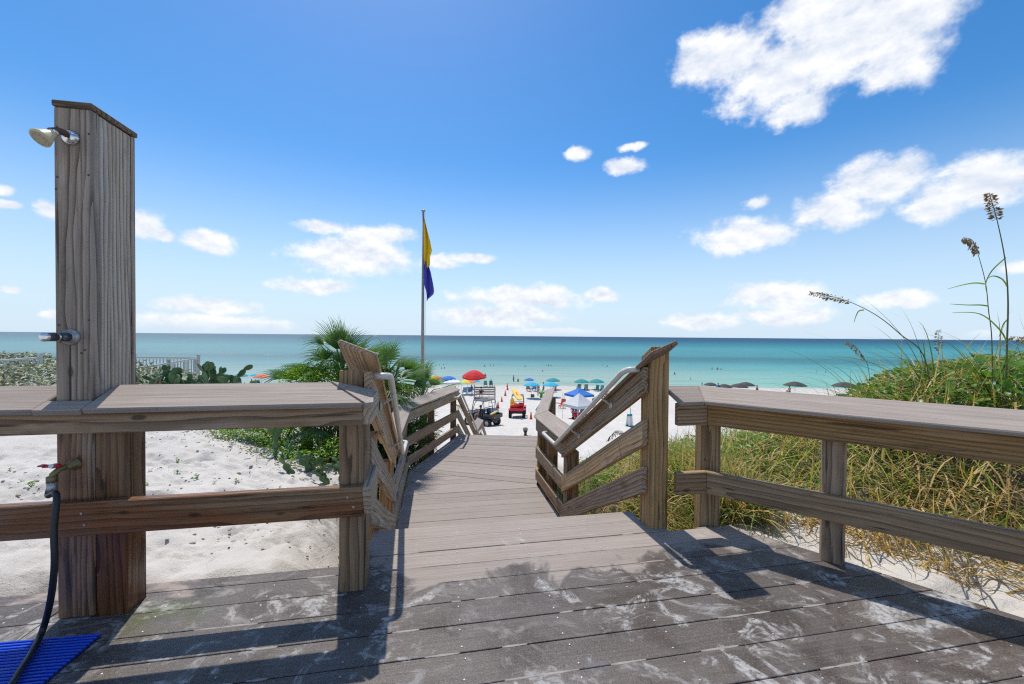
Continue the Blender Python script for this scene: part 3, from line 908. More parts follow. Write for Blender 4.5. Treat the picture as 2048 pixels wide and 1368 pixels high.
# sand drifted into the seams
vs, fs = [], []
o = 0
for k_ in range(2, 11):
    tk = 2.5225 - PITCH * k_ + GAP / 2
    s_ = -1.3 if k_ > 2 else -.36
    while s_ < s_edge(tk) - .05:
        ln = random.uniform(.04, .18)
        if random.random() < .17:
            for q_ in range(5):
                f_ = q_ / 4
                w_ = .0030 * math.sin(math.pi * (f_ * .9 + .05)) * random.uniform(.6, 1.5)
                a_, b_ = ST(s_ + ln * f_, tk - w_ - .0015, -.0003), ST(s_ + ln * f_, tk + w_, .0009)
                vs += [tuple(a_), tuple(b_ + Vector((0, 0, .0010))), tuple(ST(s_ + ln * f_, tk + w_ + .002, -.0003))]
            for q_ in range(4):
                i_ = o + q_ * 3
                fs += [(i_, i_ + 3, i_ + 4, i_ + 1), (i_ + 1, i_ + 4, i_ + 5, i_ + 2)]
            o += 15
        s_ += ln
sd_ = obj('drifted_sand', np_mesh('drifted_sand', vs, fs, [plain('damp_sand', (0.30, 0.27, 0.24), 0.9, vary=0.35)]), deck)
tag(sd_, kind='stuff')
# timber under the deck edges
board('joist', ST(-.36, 2.498, -.125), ST(1.28, 2.498, -.125), 0.19, 0.04, M_RAIL, deck)
board('joist', ST(-4.0, 2.135, -.125), ST(-.40, 2.135, -.125), 0.19, 0.04, M_RAIL, deck)
board('joist', ST(-.37, 2.13, -.135), ST(-.37, 2.46, -.135), 0.19, 0.04, M_RAIL, deck)
pa, pb = ST(s_edge(2.2) - .05, 2.2, -.125), ST(s_edge(-.6) - .05, -.6, -.125)
board('joist', pa, pb, 0.19, 0.04, M_RAIL, deck)

LAND_Z = -0.74
steps = empty('wooden_steps')
tag(steps, 'short flight of composite steps from the deck to the landing', kind='structure')
for i in range(1, 4):
    t0 = 2.53 + (i - 1) * .36
    for j in range(2):
        a = t0 + .005 + j * .172
        plank(steps, [ST(-.37, a).xy, ST(1.27, a).xy, ST(1.27, a + .166).xy, ST(-.37, a + .166).xy], -0.185 * i, 0.025, M_WALK, TH, 'tread')
    board('riser', ST(-.36, t0 + .35, -.185 * i - .105), ST(1.26, t0 + .35, -.185 * i - .105), .15, .02, M_RAIL, steps)
board('stringer', ST(-.34, 2.55, -.28), ST(-.34, 3.72, -.90), .2, .04, M_RAIL, steps)
board('stringer', ST(1.23, 2.55, -.28), ST(1.23, 3.72, -.90), .2, .04, M_RAIL, steps)

landing = empty('walkway_landing')
tag(landing, 'dry grey composite walkway landing that bends between railings', kind='structure')
BL, BR = ST(-.40, 5.82), ST(1.27, 5.04)           # the bend, left and right
FL, FR = Vector((-1.02, 7.78, 0)), Vector((.66, 7.70, 0))   # far edge
def bend_t(s):
    f = (s + .40) / 1.67
    return 5.82 + (5.04 - 5.82) * f
tt = 3.61
def s_at_bend(t):
    return -.40 + (5.82 - t) / .78 * 1.67
while tt < 5.80:
    t1 = tt + PITCH - GAP
    pts = []
    if t1 <= 5.04:
        pts = [ST(-.40, tt), ST(1.27, tt), ST(1.27, t1), ST(-.40, t1)]
    else:
        r0, r1 = min(1.27, s_at_bend(tt)), s_at_bend(min(t1, 5.815))
        pts = [ST(-.40, tt), ST(r0, tt)]
        if tt < 5.04: pts.append(BR.copy())
        pts += [ST(r1 - .003, t1 if t1 < 5.815 else 5.81), ST(-.40, t1 if t1 < 5.815 else 5.815)]
    plank(landing, [p.xy for p in pts], LAND_Z, 0.025, M_WALK, TH)
    tt += PITCH
NP = 16
for i in range(NP):
    f0, f1 = (i + .04) / NP, (i + 1) / NP
    pts = [BL.lerp(FL, f0), BR.lerp(FR, f0), BR.lerp(FR, f1), BL.lerp(FL, f1)]
    d = (BR.lerp(FR, f0) - BL.lerp(FL, f0))
    plank(landing, [p.xy for p in pts], LAND_Z, 0.025, M_WALK, math.atan2(d.y, d.x))
def zz(p, z):
    return Vector((p[0], p[1], z))
board('joist', ST(-.42, 3.62, LAND_Z - .125), ST(-.42, 5.80, LAND_Z - .125), .19, .04, M_RAIL, landing)
board('joist', ST(1.29, 3.62, LAND_Z - .125), ST(1.29, 5.04, LAND_Z - .125), .19, .04, M_RAIL, landing)
board('joist', zz(BL, LAND_Z - .125), zz(FL, LAND_Z - .125), .19, .04, M_RAIL, landing)
board('joist', zz(BR, LAND_Z - .125), zz(FR, LAND_Z - .125), .19, .04, M_RAIL, landing)
board('joist', zz(FL, LAND_Z - .125), zz(FR, LAND_Z - .125), .19, .04, M_RAIL, landing)

# second flight, lower landing and last flight to the sand
W2 = (FR - FL).normalized()
N2 = Vector((-W2.y, W2.x, 0))
LOW_Z, LOW_D = -2.15, 2.55
lower = empty('lower_steps')
tag(lower, 'long flight of wooden steps going down from the landing to the beach', kind='structure')
nst = 8
for i in range(1, nst):
    z = LAND_Z + (LOW_Z - LAND_Z) * i / nst
    a = FL + N2 * (LOW_D * (i - 1) / nst + .02)
    b = a + W2 * (FR - FL).length
    plank(lower, [a.xy, b.xy, (b + N2 * .30).xy, (a + N2 * .30).xy], z, .035, M_WALK, math.atan2(W2.y, W2.x), 'tread')
a = FL + N2 * (LOW_D - .3)
for i in range(11):
    q0 = a + N2 * (i * PITCH)
    q1 = q0 + W2 * (FR - FL).length
    plank(lower, [q0.xy, q1.xy, (q1 + N2 * .142).xy, (q0 + N2 * .142).xy], LOW_Z, .025, M_WALK, math.atan2(W2.y, W2.x))
a = a + N2 * (11 * PITCH)
for i in range(1, 15):
    q0 = a + N2 * ((i - 1) * .31)
    q1 = q0 + W2 * (FR - FL).length
    plank(lower, [q0.xy, q1.xy, (q1 + N2 * .30).xy, (q0 + N2 * .30).xy], LOW_Z - .185 * i, .035, M_WALK, math.atan2(W2.y, W2.x), 'tread')
for side in (.06, (FR - FL).length - .06):
    b0 = FL + W2 * side
    board('stringer', zz(b0 + N2 * .05, LAND_Z - .2), zz(b0 + N2 * LOW_D, LOW_Z - .22), .24, .04, M_RAIL, lower)
    board('stringer', zz(b0 + N2 * 4.0, LOW_Z - .3), zz(b0 + N2 * 8.2, LOW_Z - 2.75), .24, .04, M_RAIL, lower)
    for dd in (2.4, 3.8):
        q = b0 + N2 * dd
        post('post', (q.x, q.y), .115, -4.2, LOW_Z - .03, M_POST, lower, math.atan2(W2.y, W2.x))

# ------------------------------------------------------------------ railings
CAPW, CAPT, TILT = 0.20, 0.026, R(22.5)
def cap_up(along, inward):
    """normal of a cap board that leans towards 'inward'"""
    z = Vector((0, 0, 1))
    return (z * math.cos(TILT) + Vector(inward).normalized() * math.sin(TILT)).normalized()

def cap(name, p0, p1, inward, parent, mat=None, n0=None, n1=None):
    """p0,p1: top front (inner) edge of the cap; the board rises outwards from there"""
    p0, p1 = Vector(p0), Vector(p1)
    a = (p1 - p0).normalized()
    inn = Vector(inward).normalized()
    inn = (inn - a * inn.dot(a)).normalized()
    zz_ = inn.cross(a)
    if zz_.z < 0: zz_ = -zz_
    nrm = (zz_ * math.cos(TILT) + inn * math.sin(TILT)).normalized()
    out = (-inn * math.cos(TILT) + zz_ * math.sin(TILT)).normalized()
    sh = out * (CAPW / 2) - nrm * (CAPT / 2)
    return board(name, p0 + sh, p1 + sh, CAPT, CAPW, mat or M_CAP, parent, up=nrm, n0=n0, n1=n1, bevel=0.005, c0=p0, c1=p1)

# --- left deck railing
rl = empty('deck_railing', ST(-2.0, 1.94))
tag(rl, 'wooden railing with a sloping cap behind the shower post', 'railing')
TR = 1.918                     # centre line of the rails
mit = (U + V * 1.0).normalized()
board('lower_rail', ST(-4.2, TR, .432), ST(-.335, TR, .432), .138, .04, M_SOAKED, rl)
board('upper_rail', ST(-4.2, TR, .835), ST(-.335, TR, .835), .11, .04, M_RAIL, rl)
board('upper_rail', ST(-.318, 1.90, .835), ST(-.318, 2.12, .850), .11, .036, M_RAIL_PALE, rl)
board('lower_rail', ST(-.318, 1.90, .432), ST(-.318, 2.10, .475), .138, .036, M_RAIL_PALE, rl)
post('post', ST(-.3875, 2.0).xy, .115, -.45, .83, M_POST, rl, TH)
post('post', ST(-1.3475, 2.0).xy, .115, -.45, .83, M_SOAKED, rl, TH)
post('post', ST(-2.6, 2.0).xy, .115, -.45, .83, M_POST, rl, TH)
TC = 1.862                     # inner edge of the cap
m1 = (U + V).normalized() * 1.0
n_mit = (U * math.cos(R(45)) - V * math.sin(R(45)))
cap('cap', ST(-4.2, TC, .886), ST(-1.556, TC, .886), -V, rl)
cap('cap', ST(-1.395, TC, .886), ST(-.325, TC, .886), -V, rl, n1=(U + V).normalized())
# narrow strip of cap in front of the shower box
board('cap_strip', ST(-1.556, 1.8955, .8865), ST(-1.395, 1.8955, .8865), CAPT, .072, M_CAP, rl, up=(V * -math.sin(TILT) + Vector((0, 0, math.cos(TILT)))), bevel=.003)
# mitred return of the cap
q = [ST(-.318, TC + .006, .886), ST(-.290, TC + .028, .886), ST(-.315, TC + .22, .915), ST(-.505, TC + .185, .966)]
mb = MB().add(q + [p - Vector((0, 0, CAPT)) for p in q], [(0, 1, 2, 3), (7, 6, 5, 4), (0, 4, 5, 1), (1, 5, 6, 2), (2, 6, 7, 3), (3, 7, 4, 0)])
co = bpy.data.objects.new('cap_return', mb.mesh('cap_return', M_CAP))
COL.objects.link(co)
place(co, rl, Matrix.Identity(4))
rs = MB()
for s_, z_ in ((-1.42, .455), (-1.41, .408), (-.40, .455), (-.375, .41)):
    p = ST(s_, TR - .0205, z_)
    rs.lathe([(.005, -.001), (.006, .0015), (.003, .002)], 8, Matrix.Translation(p) @ Matrix.Rotation(R(90) , 4, 'X'))
r_o = rs.build('rail_screws', M_SCREW, None)
place(r_o, rl, Matrix.Identity(4))
tag(r_o, kind='stuff')

# --- stair railings
def pipe_rail(name, pts, brackets, parent, r=.0185):
    """white pipe handrail with bent returns; brackets: (pipe point, wall point)"""
    P_ = [Vector(p) for p in pts]
    sm_pts = [P_[0]]
    for i in range(1, len(P_) - 1):
        a, b, c = P_[i - 1], P_[i], P_[i + 1]
        ra = min(.055, (b - a).length * .45, (c - b).length * .45)
        s0, s1 = b + (a - b).normalized() * ra, b + (c - b).normalized() * ra
        for k in range(6):
            f = k / 5
            sm_pts.append((s0 * (1 - f) ** 2) + (b * (2 * f * (1 - f))) + (s1 * f * f))
    sm_pts.append(P_[-1])
    o = MB().tube(sm_pts, r, 14).build(name, M_WHITE_PIPE, None, smooth=True)
    place(o, parent, Matrix.Identity(4))
    for (pp, ww) in brackets:
        pp, ww = Vector(pp), Vector(ww)
        m = MB()
        low = Vector((0, 0, -.055))
        m.tube([pp + Vector((0, 0, -.012)), pp + Vector((0, 0, -.04)), ww + low * .9 + (pp - ww) * .25, ww + low], .008, 8)
        d = (pp - ww); d.z = 0; d.normalize()
        Mx = Matrix.Translation(ww + low) @ d.to_track_quat('Z', 'Y').to_matrix().to_4x4()
        m.lathe([(.03, 0), (.03, .004), (.018, .007), (.018, .010)], 12, Mx)
        b_ = m.build('bracket', M_BRACKET, None, smooth=True)
        b_.parent = o
    return o

def stair_rail(root, sa, sb, out, mats, ta=2.29, tb=3.94):
    """three sloping rails; sa/sb: centre lines top/bottom; out: +1 when outside is +s"""
    za = [(1.0 + .83) / 2 + .01, (.674 + .51) / 2 + .005, (.37 + .218) / 2 + .005]
    zb = [(.105 - .06) / 2, (-.258 - .39) / 2 - .01, (-.556 - .655) / 2 - .02]
    for i in range(3):
        name = ('top_rail', 'middle_rail', 'bottom_rail')[i]
        board(name, ST(sa, ta, za[i]), ST(sb, tb, zb[i]), .142, .04, mats[i], root, n0=V, n1=V)

rr = empty('stair_railing', ST(1.35, 2.33))
tag(rr, 'stair railing fixed to the tall square post, three sloping boards', 'railing')
stair_rail(rr, 1.268, 1.268, 1, [M_RAIL, M_RAIL, M_RAIL])
post('post', ST(1.351, 2.328).xy, .124, -.6, 1.10, M_POST_TAN, rr, TH, top_cut=.035)
post('post', ST(1.345, 3.93).xy, .115, -1.6, .02, M_POST, rr, TH)
post('post', ST(1.345, 3.78).xy, .04, -1.6, .06, M_POST, rr, TH, d=.10)
cs = (ST(0, 3.94, .105) - ST(0, 2.29, 1.022)).normalized()
cap('cap', ST(1.215, 2.14, 1.108), ST(1.215, 3.93, .112), -U, rr, M_DARKWOOD)
pipe_rail('handrail', [ST(1.245, 2.335, .985), ST(1.180, 2.345, .985), ST(1.180, 2.43, .962), ST(1.180, 3.93, .085), ST(1.180, 4.42, .085), ST(1.235, 4.43, .085)],
          [(ST(1.18, 2.75, .775), ST(1.247, 2.75, .745)), (ST(1.18, 3.42, .385), ST(1.247, 3.42, .355))], rr)

sl = empty('stair_railing', ST(-.42, 2.2))
tag(sl, 'stair railing beside the thick end post, seen along its sloping boards', 'railing')
stair_rail(sl, -.352, -.412, -1, [M_RAIL_PALE, M_RAIL_PALE, M_RAIL_PALE], ta=2.13)
post('post', ST(-.445, 2.24).xy, .115, -.6, .98, M_POST_TAN, sl, TH, top_cut=.03)
post('post', ST(-.47, 3.86).xy, .115, -1.6, .02, M_POST_TAN, sl, TH)
post('post', ST(-.455, 2.72).xy, .115, -1.1, .55, M_POST_TAN, sl, TH)
cap('cap', ST(-.295, 2.06, 1.100), ST(-.352, 3.93, .112), U, sl, M_RAIL)
pipe_rail('handrail', [ST(-.332, 2.20, .972), ST(-.262, 2.21, .972), ST(-.262, 2.31, .955), ST(-.325, 3.86, .08), ST(-.325, 4.28, .08), ST(-.385, 4.29, .08)],
          [(ST(-.265, 2.48, .855), ST(-.338, 2.48, .825)), (ST(-.30, 3.35, .365), ST(-.372, 3.35, .335))], sl)

# --- landing railings
def level_rails(root, pts, inward, mats, ztop=(.105, -.06)):
    zc = [.035, -.33, -.615]
    for i in range(len(pts) - 1):
        a, b = pts[i], pts[i + 1]
        for j in range(3):
            board(('top_rail', 'middle_rail', 'bottom_rail')[j], zz(a, zc[j]), zz(b, zc[j]), .14, .04, mats[j], root)

def run_rail(root, pts, inwards, mats, capped=True):
    """a level railing round a bend on the landing"""
    n = len(pts)
    mids = []
    for i in range(n - 1):
        a, b = pts[i], pts[i + 1]
        d = (b - a).normalized()
        n0 = d if i == 0 else (d + (pts[i] - pts[i - 1]).normalized()).normalized()
        n1 = d if i == n - 2 else (d + (pts[i + 2] - pts[i + 1]).normalized()).normalized()
        for j, (zc, h) in enumerate(((.035, .14), (-.325, .14), (-.61, .13))):
            board(('top_rail', 'middle_rail', 'bottom_rail')[j], zz(a, zc), zz(b, zc), h, .04, mats[(i + j) % len(mats)], root, n0=n0, n1=n1)
        inn = inwards[i]
        e = Vector(inn) * .05
        cap('cap', zz(a + e, .150), zz(b + e, .150), inn, root, n0=n0, n1=n1)

lr = empty('landing_railing', ST(-.44, 4.9, LAND_Z))
tag(lr, 'level railing along the landing in front of the palms, bent in the middle', 'railing')
ll = [ST(-.425, 3.95), ST(-.425, 5.84), FL + Vector((-.02, -.06, 0))]
d2 = (ll[2] - ll[1]).normalized()
run_rail(lr, ll, [U, Vector((d2.y, -d2.x, 0))], [M_RAIL, M_RAIL_PALE, M_RAIL])
for q, m in ((ST(-.50, 5.86), M_POST_TAN), (FL + Vector((-.10, -.10, 0)), M_RAIL_BROWN), (BL.lerp(FL, .5) + Vector((-.12, 0, 0)), M_POST)):
    post('post', q.xy, .11, -2.4, .03, m, lr, TH)
rg = empty('landing_railing', ST(1.33, 4.6, LAND_Z))
tag(rg, 'level railing round the landing on the beach tent side, cap tilted inwards', 'railing')
lg = [ST(1.272, 3.95), ST(1.272, 5.05), FR + Vector((.04, .0, 0))]
d3 = (lg[2] - lg[1]).normalized()
run_rail(rg, lg, [-U, Vector((-d3.y, d3.x, 0))], [M_RAIL, M_RAIL, M_RAIL_BROWN])
for q in (ST(1.35, 4.62), ST(1.355, 5.10), BR.lerp(FR, .5) + Vector((.10, 0, 0)), FR + Vector((.12, -.06, 0))):
    post('post', q.xy, .11, -2.4, .03, M_RAIL_BROWN, rg, TH)

# --- lower flight railings
def flight_rail(label, base, side, capmat, pipe):
    r = empty('lower_stair_railing', zz(base, LAND_Z))
    tag(r, label, 'railing')
    e = base + N2 * LOW_D
    dz = LOW_Z - LAND_Z
    for j, zc in enumerate((.035, -.325, -.61)):
        board(('top_rail', 'middle_rail', 'bottom_rail')[j], zz(base, zc), zz(e, zc + dz), .14, .04, M_RAIL_BROWN if j == 0 else M_RAIL, r, n0=N2, n1=N2)
        f = e + N2 * 1.3
        board(('top_rail', 'middle_rail', 'bottom_rail')[j], zz(e, zc + dz), zz(f, zc + dz), .14, .04, M_RAIL, r, n0=N2, n1=N2)
        g = f + N2 * 4.2
        board(('top_rail', 'middle_rail', 'bottom_rail')[j], zz(f, zc + dz), zz(g, zc + dz - 2.5), .14, .04, M_RAIL, r, n0=N2, n1=N2)
    inn = W2 * side
    cap('cap', zz(e + inn * .05, .15 + dz), zz(e + N2 * 1.3 + inn * .05, .15 + dz), inn, r)
    for dd, zt in ((LOW_D, 0), (LOW_D + 1.3, 0), (LOW_D + 3.4, -1.3)):
        q = base + N2 * dd - inn * .07
        post('post', q.xy, .11, LOW_Z - 1.8 + zt, LOW_Z + .77 + zt, M_POST, r, math.atan2(W2.y, W2.x))
    ip = inn * .085
    pipe_rail('handrail', [zz(base - N2 * .55 + inn * .03, .07), zz(base - N2 * .55 + ip, .07), zz(base - N2 * .05 + ip, .07), zz(e + ip, .07 + dz), zz(e + N2 * .35 + ip, .07 + dz), zz(e + N2 * .35 + inn * .03, .07 + dz)], [], r)
flight_rail('sloping railing of the lower steps on the palm side, brown boards with white pipe', ll[2] + N2 * .02, 1, None, True)
flight_rail('sloping railing of the lower steps on the tent side, mostly hidden', lg[2] + N2 * .02, -1, None, True)

# --- right deck railing
rd = empty('deck_railing', (1.7, 2.1, 0))
tag(rd, 'wooden railing with a sloping cap in front of the grassy mound', 'railing')
A, B = Vector((1.215, 2.475, 0)), Vector((3.0, 1.125, 0))
AB = (B - A).normalized()
NIN = Vector((AB.y, -AB.x, 0))          # towards the deck
if NIN.y > 0: NIN = -NIN
S0 = ST(1.425, 2.205)
hinge = A + NIN * 0.02
nm = ((hinge - S0).normalized() + AB).normalized()
board('lower_rail', zz(S0, .300), zz(hinge, .300), .135, .04, M_RAIL_BROWN, rd, n1=nm)
board('lower_rail', zz(hinge, .300), zz(B + NIN * .02, .300), .135, .04, M_RAIL_BROWN, rd, n0=nm)
board('upper_rail', zz(S0, .722), zz(hinge, .722), .135, .04, M_RAIL_BROWN, rd, n1=nm)
board('upper_rail', zz(hinge, .722), zz(B + NIN * .02, .722), .135, .04, M_RAIL_BROWN, rd, n0=nm)
c0, c1, c2 = S0 - V * .05, hinge + NIN * .035 + Vector((-.012, -.02, 0)), B + NIN * .055
cap('cap', zz(c0, .802), zz(c1, .802), -V, rd, n1=nm)
cap('cap', zz(c1, .802), zz(c2, .802), NIN, rd, n0=nm)
post('post', (1.275, 2.585), .12, -.45, .74, M_POST_TAN, rd, R(-8))
q = A.lerp(B, .275) - NIN * .052
post('post', (q.x, q.y), .10, -.45, .74, M_POST_TAN, rd, R(-33))
q = A.lerp(B, .85) - NIN * .052
post('post', (q.x, q.y), .10, -.45, .74, M_POST_TAN, rd, R(-33))

# ------------------------------------------------------------------ shower post
sh = empty('beach_shower', ST(-1.485, 2.07))
tag(sh, 'tall boxed wooden shower post rising through the railing cap', 'shower')
S_L, S_R, T_F, T_B, Z_T = -1.540, -1.407, 1.942, 2.185, 2.105
post('front_board', ST((S_L + S_R) / 2, T_F + .019).xy, S_R - S_L, 0.004, Z_T, M_SHOWER, sh, TH, d=.038)
post('back_board', ST((S_L + S_R) / 2, T_B - .012).xy, S_R - S_L, -.4, Z_T, M_SHOWER, sh, TH, d=.022)
post('side_board', ST(S_R - .012, T_F + .068).xy, .020, 0.02, Z_T - .002, M_SHOWER_SIDE, sh, TH, d=.052)
post('side_board', ST(S_R - .013, (T_F + .098 + T_B - .026) / 2).xy, .020, -.4, Z_T - .002, M_SHOWER_SIDE, sh, TH, d=(T_B - .026) - (T_F + .098))
post('side_board', ST(S_L + .012, (T_F + T_B) / 2 + .005).xy, .022, -.4, Z_T - .002, M_SHOWER, sh, TH, d=T_B - T_F - .07)
mbx = (S_L + S_R) / 2
board('top_board', ST(S_L - .003, (T_F + T_B) / 2, Z_T + .013), ST(S_R + .006, (T_F + T_B) / 2, Z_T + .013), .025, T_B - T_F + .012, M_DARKWOOD, sh)
def local(s, t, z):
    """point of the shower in its own axes (x along the front, y away, z up)"""
    return Vector((s + 1.485, t - 2.07, z))
sh.rotation_euler = (0, 0, TH)
# children already placed above keep their world places
for ch in sh.children:
    ch.matrix_parent_inverse = wm(sh).inverted()
def face(px, py):
    d = ray(px, py)
    pt = ST(0, T_F)
    k = (T_F) / (d.x * V.x + d.y * V.y)
    p = CAM_P + d * k
    s_, t_ = to_st(p)
    return s_, p.z
fs_, fz_ = face(143, 276)
arm = MB().tube([local(fs_, T_F, fz_), local(fs_ - .002, T_F - .03, fz_ + .006), local(fs_ - .006, T_F - .052, fz_ + .004), local(fs_ - .012, T_F - .075, fz_ - .010)], .0125, 10).build('shower_arm', M_RUST, sh, smooth=True)
MB().lathe([(.031, 0), (.031, .006), (.022, .018), (.012, .022)], 20, Matrix.Translation(local(fs_, T_F, fz_)) @ Matrix.Rotation(R(90), 4, 'X')).build('flange', M_CHROME, arm, smooth=True)
hd = Vector((-.20, -.52, -.58)).normalized()
hp = local(fs_ - .006, T_F - .060, fz_ - .004)
Mh = Matrix.Translation(hp) @ hd.to_track_quat('Z', 'Y').to_matrix().to_4x4() @ Matrix.Scale(.84, 4)
head = MB().lathe([(.013, 0), (.016, .018), (.019, .028), (.030, .05), (.039, .072), (.041, .082), (.036, .084)], 20, Mh).build('shower_head', M_IVORY, sh, smooth=True)
fc = MB().lathe([(.0345, .0842), (.0345, .0862)], 20, Mh)
for k in range(10):
    fc.lathe([(.0025, .086), (.0015, .090)], 6, Mh @ Matrix.Translation((.024 * math.cos(k * .628), .024 * math.sin(k * .628), 0)))
fc.build('spray_face', plain('spray_face', (0.42, 0.37, 0.25), 0.6), head)
MB().lathe([(.0175, .004), (.0185, .010), (.0175, .017)], 12, Mh).build('collar', M_CHROME, head, smooth=True)
vs_, vz_ = face(142, 674)
Mv = Matrix.Translation(local(vs_, T_F, vz_)) @ Matrix.Rotation(R(90), 4, 'X')
valve = MB().lathe([(.034, 0), (.034, .004), (.028, .010), (.022, .014), (.022, .016)], 24, Mv).build('push_valve', M_STEEL, sh, smooth=True)
MB().lathe([(.018, .014), (.018, .045), (.0135, .05), (.0135, .068), (.017, .07), (.017, .105), (.0175, .108)], 18, Mv).build('valve_barrel', plain('dark_steel', (.16, .165, .17), .3, metal=.8), valve, smooth=True)
MB().lathe([(.0180, .106), (.0180, .114), (.012, .118)], 18, Mv).build('push_button', M_CHROME, valve, smooth=True)
MB().lathe([(.0142, .052), (.0142, .066)], 18, Mv).build('chrome_ring', M_CHROME, valve, smooth=True)
ps_, pz_ = face(150, 928)
sp = MB()
sp.lathe([(.025, 0), (.025, .005), (.013, .008), (.012, .035)], 14, Matrix.Translation(local(ps_, T_F, pz_)) @ Matrix.Rotation(R(90), 4, 'X'))
sp.tube([local(ps_, T_F - .02, pz_), local(ps_ - .018, T_F - .045, pz_ - .004), local(ps_ - .03, T_F - .058, pz_ - .022), local(ps_ - .032, T_F - .06, pz_ - .040)], .0115, 10)
sp.lathe([(.017, -.012), (.017, .012)], 8, Matrix.Translation(local(ps_ - .032, T_F - .06, pz_ - .04)))
spg = sp.build('hose_tap', M_BRASS, sh, smooth=True)
lev = MB()
lev.box(local(ps_ - .034, T_F - .058, pz_ + .012), (.058, .016, .010))
lev.box(local(ps_ - .062, T_F - .062, pz_ + .016), (.022, .020, .006))
lev.lathe([(.014, -.004), (.014, .010)], 12, Matrix.Translation(local(ps_ - .022, T_F - .06, pz_ + .010)))
lev.build('tap_lever', M_REDPAINT, spg, bevel=.002)
MB().lathe([(.0085, 0), (.0085, .003)], 10, Matrix.Translation(local(ps_ - .022, T_F - .0745, pz_ + .016)) @ Matrix.Rotation(R(60), 4, 'X')).build('lever_badge', M_WHITE, spg)
sc = MB()
for px, py in ((114, 254), (178, 268), (115, 354), (177, 350), (112, 378), (118, 650), (178, 640), (170, 700), (163, 706), (120, 684)):
    a_, b_ = face(px, py)
    sc.lathe([(.0042, -.001), (.0042, .0012)], 8, Matrix.Translation(local(a_, T_F, b_)) @ Matrix.Rotation(R(90), 4, 'X'))
tag(sc.build('nail_heads', M_RUST, sh), kind='stuff')

tap_p = ST(ps_ - .032, T_F - .06, pz_ - .05)
hose_pts = [tap_p, tap_p + Vector((-.004, -.01, -.05)), at(113, 990, 1.53), at(108, 1060, 1.50), at(109, 1130, 1.49), at(101, 1200, 1.50)]
def floor_pt(px, py, z=0.016):
    d = ray(px, py)
    return CAM_P + d * ((z - CAM_H) / d.z)
hose_pts += [floor_pt(86, 1258, .05), floor_pt(66, 1300, .030), floor_pt(42, 1338, .032), floor_pt(14, 1380, .032), floor_pt(-60, 1440, .03), floor_pt(-200, 1500, .016), floor_pt(-420, 1480, .016)]
def smooth_path(pts, sub=6):
    P_ = [pts[0]] + list(pts) + [pts[-1]]
    out = []
    for i in range(1, len(P_) - 2):
        for k in range(sub):
            f = k / sub
            a, b, c, d = P_[i - 1], P_[i], P_[i + 1], P_[i + 2]
            out.append(.5 * ((2 * b) + (c - a) * f + (2 * a - 5 * b + 4 * c - d) * f * f + (3 * b - a - 3 * c + d) * f ** 3))
    out.append(P_[-1])
    return out
hose = empty('garden_hose', hose_pts[-1])
tag(hose, 'black rubber hose hanging from the red tap down over the mat', 'hose')
ho = MB().tube(smooth_path([Vector(p) for p in hose_pts]), .0105, 12).build('hose_tube', M_RUBBER, None, smooth=True)
place(ho, hose, Matrix.Identity(4))
cp_ = MB().lathe([(.016, -.002), (.0165, -.03), (.015, -.045)], 12, Matrix.Translation(tap_p + Vector((0, 0, .004)))).build('hose_coupling', M_STEEL, None, smooth=True)
place(cp_, hose, Matrix.Identity(4))

# blue ribbed foot mat
mt = empty('foot_mat', floor_pt(203, 1272, .004), R(8.5))
tag(mt, 'bright blue ribbed vinyl mat lying under the shower head', 'mat')
MB().box((-.45, -.36, .003), (.90, .72, .004)).build('mat_base', plain('mat_base', (.01, .02, .12), .5), mt)
rib_me = MB().box((-.45, 0, .009), (.90, .0085, .010)).mesh('rib', M_MAT, bevel=.003, seg=2)
for i in range(46):
    obj('rib', rib_me, mt, loc=(0, -.006 - i * .0155, 0))
# ------------------------------------------------------------------ vegetation
def blades(pos, az, lean, length, width, bend, seg=4, roll=None):
    """curved grass blades. all arrays of n; returns verts, tri faces"""
    n = len(az)
    pos = np.asarray(pos)
    fr = np.linspace(0, 1, seg + 1)
    dirh = np.stack([np.cos(az), np.sin(az), np.zeros(n)], -1)
    side = np.stack([-np.sin(az), np.cos(az), np.zeros(n)], -1)
    ang = lean[:, None] + bend[:, None] * fr[None, :]          # angle from vertical along the blade
    step = length[:, None] / seg
    dx = np.concatenate([np.zeros((n, 1)), np.cumsum(np.sin((ang[:, :-1] + ang[:, 1:]) / 2) * step, 1)], 1)
    dz = np.concatenate([np.zeros((n, 1)), np.cumsum(np.cos((ang[:, :-1] + ang[:, 1:]) / 2) * step, 1)], 1)
    c = pos[:, None, :] + dirh[:, None, :] * dx[..., None] + np.array([0, 0, 1.0]) * dz[..., None]
    w = width[:, None] * (1 - fr[None, :] ** 1.6) * .5
    tw = (rng.uniform(-1.0, 1.0, n) if roll is None else roll)[:, None] * fr[None, :]
    sd = side[:, None, :] * np.cos(tw)[..., None] + np.array([0, 0, 1.0]) * np.sin(tw)[..., None]
    L_, R_ = c - sd * w[..., None], c + sd * w[..., None]
    V_ = np.concatenate([L_[:, :-1], R_[:, :-1], c[:, -1:]], 1)   # seg + seg + 1 per blade
    k = 2 * seg + 1
    base = (np.arange(n) * k)[:, None, None]
    F = []
    for i in range(seg - 1):
        F += [[i, seg + i, seg + i + 1], [i, seg + i + 1, i + 1]]
    F.append([seg - 1, 2 * seg - 1, 2 * seg])
    F = base + np.array(F)[None]
    return V_.reshape(-1, 3), F.reshape(-1, 3)

